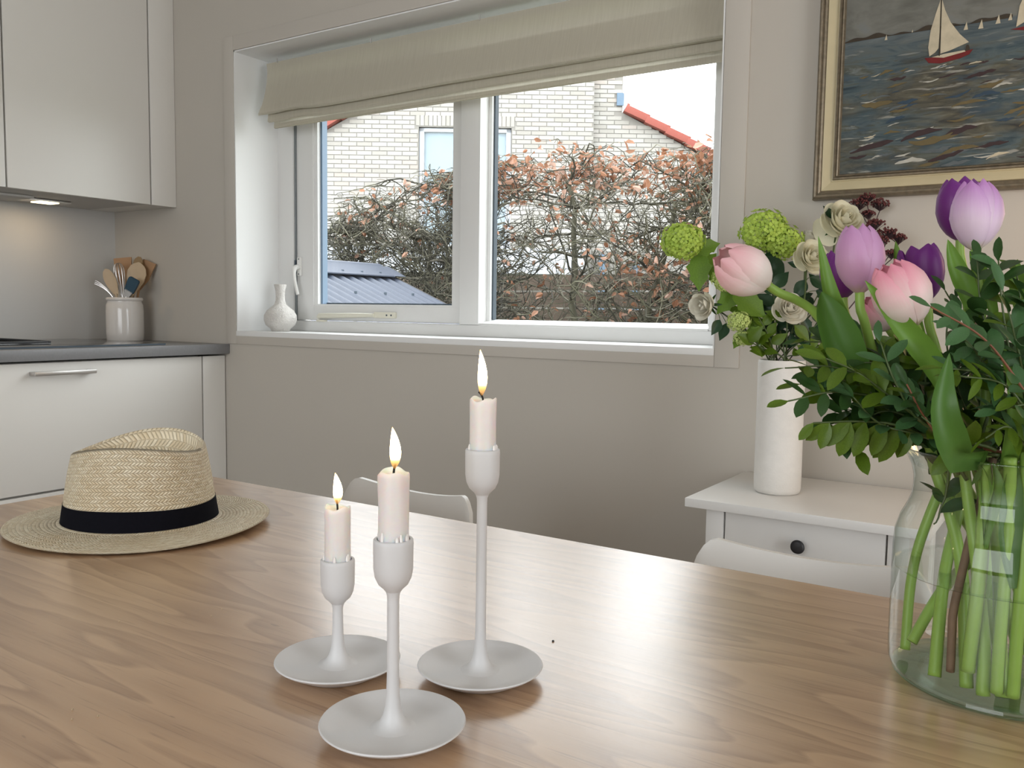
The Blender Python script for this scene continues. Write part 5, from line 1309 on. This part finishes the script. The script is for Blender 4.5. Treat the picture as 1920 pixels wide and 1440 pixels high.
me = bpy.data.meshes.new('twigs'); me.from_pydata([(v[0] + 3.4, v[1] - HYC, v[2] + .25) for v in TV], [], TF); me.materials.append(M['twig']); me.update(); tag(link('twigs', me, hd), kind='stuff')
LV = []; LF = []
for p in tips:
    top = htop(p.x) - p.z; right = interp(p.x, [-5.6, -4.2, -3.4, -2.0], [.02, .09, .60, 1.0])
    pr = right * (1.7 * math.exp(-(top / .18) ** 2) + .13 + .25 * math.exp(-((top - .75) / .18) ** 2) * (p.x > -2.9)) + .03 * math.exp(-(top / .3) ** 2)
    if rh.random() > pr: continue
    for j in range(rh.choice((1, 2, 2))):
        q = p + Vector((rh.uniform(-.03, .03), rh.uniform(-.03, .03), rh.uniform(-.04, .02))); L = rh.uniform(.038, .075); d = Vector((rh.uniform(-1, 1), rh.uniform(-1, 1), rh.uniform(-1, .3))).normalized()
        R = frame(d, (rh.uniform(-1, 1), rh.uniform(-1, 1), rh.uniform(-.2, 1))); o = len(LV)
        for u, v, w in ((0, 0, 0), (.35, .27, .10), (.75, .20, .08), (1, 0, -.05), (.75, -.20, .08), (.35, -.27, .10), (.5, 0, 0)):
            r = q + R @ Vector((u * L, v * L, w * L * 1.4)); LV.append((r.x + 3.4, r.y - HYC, r.z + .25))
        LF += [(o, o + 1, o + 6), (o + 1, o + 2, o + 6), (o + 2, o + 3, o + 6), (o + 3, o + 4, o + 6), (o + 4, o + 5, o + 6), (o + 5, o, o + 6)]
me = bpy.data.meshes.new('dry_leaves'); me.from_pydata(LV, [], LF); me.materials.append(M['dryleaf']); me.update(); tag(link('dry_leaves', me, hd), kind='stuff')

# low timber fence behind the hedge
fe = thing('timber_fence', 'dark brown timber fence seen through the hedge', 'fence', (-4.6, 7.0, -.25))
M['fencewood'] = plain('brown_fence_wood', (0.085, 0.06, 0.042), .85, .3, 12)
for x in np.arange(-7.6, -1.4, 1.2): box('post', x, x + .08, 7.0, 7.08, -.25, 1.43, M['fencewood'], fe)
for z in np.arange(-.15, 1.40, .155): box('board', -7.6, -1.4, 6.975, 6.998, z, z + .14, M['fencewood'], fe)

# neighbour's gable: its own axes, x to the right, y away from us
HD = 13.0
fh = Vector((-math.sin(YAW), math.cos(YAW), 0))
ho = thing('neighbour_house', 'pale brick gable house with a red tiled roof beyond the hedge', 'house', (fh.x * HD, fh.y * HD, -.25))
M['mortar'] = plain('grey_mortar', (0.205, 0.193, 0.175), .95, .06, 8)
def brick_mat(name, node):
    g = G(name)
    rn = g.n.new('ShaderNodeObjectInfo').outputs['Random'] if node == 'obj' else g.n.new('ShaderNodeNewGeometry').outputs['Random Per Island']
    c = g.ramp(rn, [(0, (.26, .245, .22)), (.4, (.31, .295, .27)), (.8, (.33, .32, .30)), (1, (.30, .26, .23))])
    fl_ = g.noise(g.map(g.coord(), (22, 22, 60)), 1.0, 4, .6)
    g.base(g.mix(g.math('MULTIPLY', g.ramp(fl_, [(.55, (0, 0, 0)), (.75, (1, 1, 1))]), .25), c, (.15, .135, .12))); g.p.inputs['Roughness'].default_value = .9; g.bump(fl_, .3, .004); return g.m
M['brick'] = brick_mat('pale_brick', 'obj'); M['brickfar'] = brick_mat('pale_brick_courses', 'isl')
M['rooftile'] = plain('red_roof_tile', (0.22, 0.050, 0.034), .7, .12, 6)
M['upvc'] = plain('white_house_frame', (0.36, 0.375, 0.40), .4, .02)
M['lead'] = plain('blue_lead_flashing', (0.09, 0.14, 0.20), .6, .1)
M['netcurtain'] = plain('pale_blue_blind', (0.25, 0.31, 0.36), .8, .05, 12)
ZB = .25                                             # house z runs from the ground up: world z + .25
def gl(lx): return 3.545 + .565 * (lx + 2.9)          # undersides of the two verges, world z
def gr(lx): return 3.97 - .505 * (lx - 1.55)
RIDGE = -.42
def hz_(lx): return min(gl(lx), gr(lx))
def hp(V): return [(x, y, z + ZB) for x, y, z in V]
def hbox(nm, x0, x1, y0, y1, z0, z1, m, parent=ho, bev=0):
    o = MB().box(x0, x1, y0, y1, z0 + ZB, z1 + ZB, bev); me = o.mesh(nm, M[m], 30); ob = link(nm, me, parent); return ob
SB = 1.131                                           # right of this line the wall steps back
wl, wr = -6.6, 5.4
mb = MB(); WX0, WX1, WZ0, WZ1 = -1.405, -.059, 1.95, 3.697      # window opening in the gable
for poly in ([(wl, -.25), (WX0, -.25), (WX0, hz_(WX0)), (wl, hz_(wl))], [(WX0, WZ1), (WX1, WZ1), (WX1, hz_(WX1)), (RIDGE, hz_(RIDGE)), (WX0, hz_(WX0))],
             [(WX0, -.25), (WX1, -.25), (WX1, WZ0), (WX0, WZ0)], [(WX1, -.25), (SB, -.25), (SB, 6.2), (.45, 6.2), (.45, hz_(.45)), (WX1, hz_(WX1))]):
    mb.prism(poly, lambda a, b, d: (a, d, b + ZB), .006, .30)
mb.prism([(SB, -.25), (wr, -.25), (wr, hz_(wr)), (SB, hz_(SB))], lambda a, b, d: (a, d, b + ZB), .126, .40)
link('gable_wall', mb.mesh('gable_wall', M['mortar'], 30), ho)
hbox('chimney_stack', SB, 1.558, .128, .75, 3.6, 6.2, 'mortar')
bw, bh, px_, pz = .2085, .0515, .2205, .0636
stdm = MB().box(-.5, .5, -.0, .014, -.5, .5).mesh('brick', M['brick'], 0)
bricks = []
row = 0; z = 1.95
while z < 6.1:
    x = wl + (px_ / 2 if row % 2 else 0)
    while x < 3.6:
        c, w = x + bw / 2, bw; x0, x1 = x, x + bw; zc = z + bh / 2; x += px_
        if WZ1 - .005 < zc < 3.87 and x1 > WX0 - .05 and x0 < WX1 + .04: 
            if x0 < WX0 - .06: x1 = WX0 - .062
            elif x1 > WX1 + .05: x0 = WX1 + .052
            else: continue
        elif zc <= WZ1 and x1 > WX0 and x0 < WX1:
            if x0 < WX0 - .03: x1 = WX0 - .012
            elif x1 > WX1 + .03: x0 = WX1 + .012
            else: continue
        if x0 < SB < x1: 
            if SB - x0 > .05: bricks.append((x0, SB - .003, zc, 0.0))
            x0 = SB + .008
        if x1 - x0 < .03: continue
        back = .12 if x0 >= SB else 0.0; c = (x0 + x1) / 2
        stack = .45 <= x0 and x1 < 1.56
        if not stack and zc + bh / 2 > hz_(x0) + .04 : continue
        if not stack and zc + bh / 2 > hz_(x1) + .04 : continue
        bricks.append((x0, x1, zc, back))
    z += pz; row += 1
def seen(b):
    x = (b[0] + b[1]) / 2; px = 960 + x * FL / HD; py = 578 - (b[2] - 1.05) * FL / HD
    vis = (596 < px < 850 or 935 < px < 1300) and py > 240 - .128 * (px - 503) and py < interp(px, [590, 640, 700, 860, 940, 1080, 1300], [455, 395, 350, 320, 300, 270, 270])
    return (0 if vis else 1, py + (0 if px < 860 else 25))
bricks.sort(key=seen)
for x0, x1, zc, back in bricks[:300]:
    link('brick', stdm, ho, Matrix.Translation(((x0 + x1) / 2, back - .002, zc + ZB)) @ Matrix.Diagonal((x1 - x0, 1, bh, 1)))
mb = MB()
for x0, x1, zc, back in bricks[300:]:
    y0, y1, z0, z1 = back - .002, back + .012, zc - bh / 2 + ZB, zc + bh / 2 + ZB
    mb.add([(x0, y0, z0), (x1, y0, z0), (x1, y0, z1), (x0, y0, z1), (x0, y1, z0), (x1, y1, z0), (x1, y1, z1), (x0, y1, z1)], [(0, 1, 2, 3), (1, 5, 6, 2), (4, 0, 3, 7), (3, 2, 6, 7), (4, 5, 1, 0)])
tag(link('brick_courses', mb.mesh('brick_courses', M['brickfar'], 0), ho), kind='stuff')
sold = MB().box(-.5, .5, -.0, .014, -.5, .5).mesh('lintel_brick', M['brick'], 0)
nS = 23
for i in range(nS):
    w = (WX1 - WX0 + .09) / nS; xc = WX0 - .045 + w * (i + .5); link('lintel_brick', sold, ho, Matrix.Translation((xc, -.002, (WZ1 + 3.86) / 2 + .008 + ZB)) @ Matrix.Diagonal((w - .011, 1, .145, 1)))
hw = hbox('house_window', WX0, WX1, .05, .10, 1.95, WZ1 - .012, 'upvc')
hw.data.clear_geometry(); mb = MB()
for q in ((WX0 + .004, WX0 + .075, 1.95, WZ1 - .008), (WX1 - .075, WX1 - .004, 1.95, WZ1 - .008), (WX0 + .004, WX1 - .004, WZ1 - .062, WZ1 - .008), (WX0 + .004, WX1 - .004, 1.95, 2.02), (-.77, -.68, 1.95, WZ1 - .06)): mb.box(q[0], q[1], .045, .10, q[2] + ZB, q[3] + ZB, .004)
hw.data = mb.mesh('house_window', M['upvc'], 30)
for x0, x1 in ((WX0 + .075, -.77), (-.68, WX1 - .075)):
    b_ = hbox('curtain', x0 - .005, x1 + .005, .095, .101, 2.01, WZ1 - .065, 'netcurtain', hw)
    hbox('pane', x0 - .004, x1 + .004, .070, .074, 2.02, WZ1 - .062, 'pane', hw)
hbox('white_fascia', wl, 1.0, -.45, .0, 1.58, 1.94, 'upvc')
for x in (1.25, 1.75): hbox('downpipe', x, x + .09, -.06, .02, -.25, 1.9, 'lead')
# verge tiles, each one a piece; plain roof planes behind them
tile = MB().box(-.17, .17, -.10, .16, .0, .105, .006).box(-.17, -.13, -.10, .16, .10, .125, .004).mesh('roof_tile', M['rooftile'], 30)
def verge(x0, x1, fnz, ang, step, back):
    n = int(abs(x1 - x0) / step)
    for i in range(n):
        x = x0 + (step if x1 > x0 else -step) * (i + .5)
        T = Matrix.Translation((x, back, fnz(x) + .012 + ZB)) @ Matrix.Rotation(ang, 4, 'Y') @ Matrix.Rotation(math.radians(-3), 4, 'Y') 
        link('roof_tile', tile, ho, T)
verge(1.575, 4.9, gr, math.atan(.505), .30, .10)
verge(RIDGE, -5.9, gl, -math.atan(.565), .30, -.02)
mb = MB(); mb.prism([(1.6, gr(1.6) + .02), (5.4, gr(5.4) + .02), (5.4, gr(5.4) + .10), (1.6, gr(1.6) + .10)], lambda a, b, d: (a, d, b + ZB), .2, 9)
mb.prism([(RIDGE, hz_(RIDGE) + .02), (1.6, gr(1.6) + .02), (1.6, gr(1.6) + .10), (RIDGE, hz_(RIDGE) + .10)], lambda a, b, d: (a, d, b + ZB), .8, 9)
mb.prism([(RIDGE, hz_(RIDGE) + .02), (wl, gl(wl) + .02), (wl, gl(wl) + .10), (RIDGE, hz_(RIDGE) + .10)], lambda a, b, d: (a, d, b + ZB), .1, 9)
link('roof', mb.mesh('roof', M['rooftile'], 30), ho)
hbox('lead_flashing', 1.47, 1.575, .09, .126, 4.06, 4.24, 'lead')
ho.rotation_euler = (0, 0, YAW)

# crumbs and one dark speck lying on the table
rc = random.Random(3)
for px, py in ((222, 1166), (395, 1156), (415, 1143), (134, 1332), (182, 1344), (133, 1350)):
    c = onz(px, py, TZ); mb = MB()
    mb.tube([c + Vector((0, 0, .0006)), c + Vector((.0008, .0004, .0009)), c + Vector((.0016, -.0003, .0006))], [.0004, .0007, .0004], 6)
    tag(seat(mb.build('crumb', M['woodlight'], None, 60)), 'tiny pale crumb lying on the oak table near the hat', 'crumb', 'crumbs on the table')
c = onz(1037, 1203, TZ); mb = MB().lathe([(0, 0), (.0011, .0002), (.0012, .0008), (.0006, .0014), (0, .0015)], c, 10)
tag(seat(mb.build('dark_speck', M['black'], None, 60)), 'tiny dark speck on the table beside the tallest candle holder', 'speck')
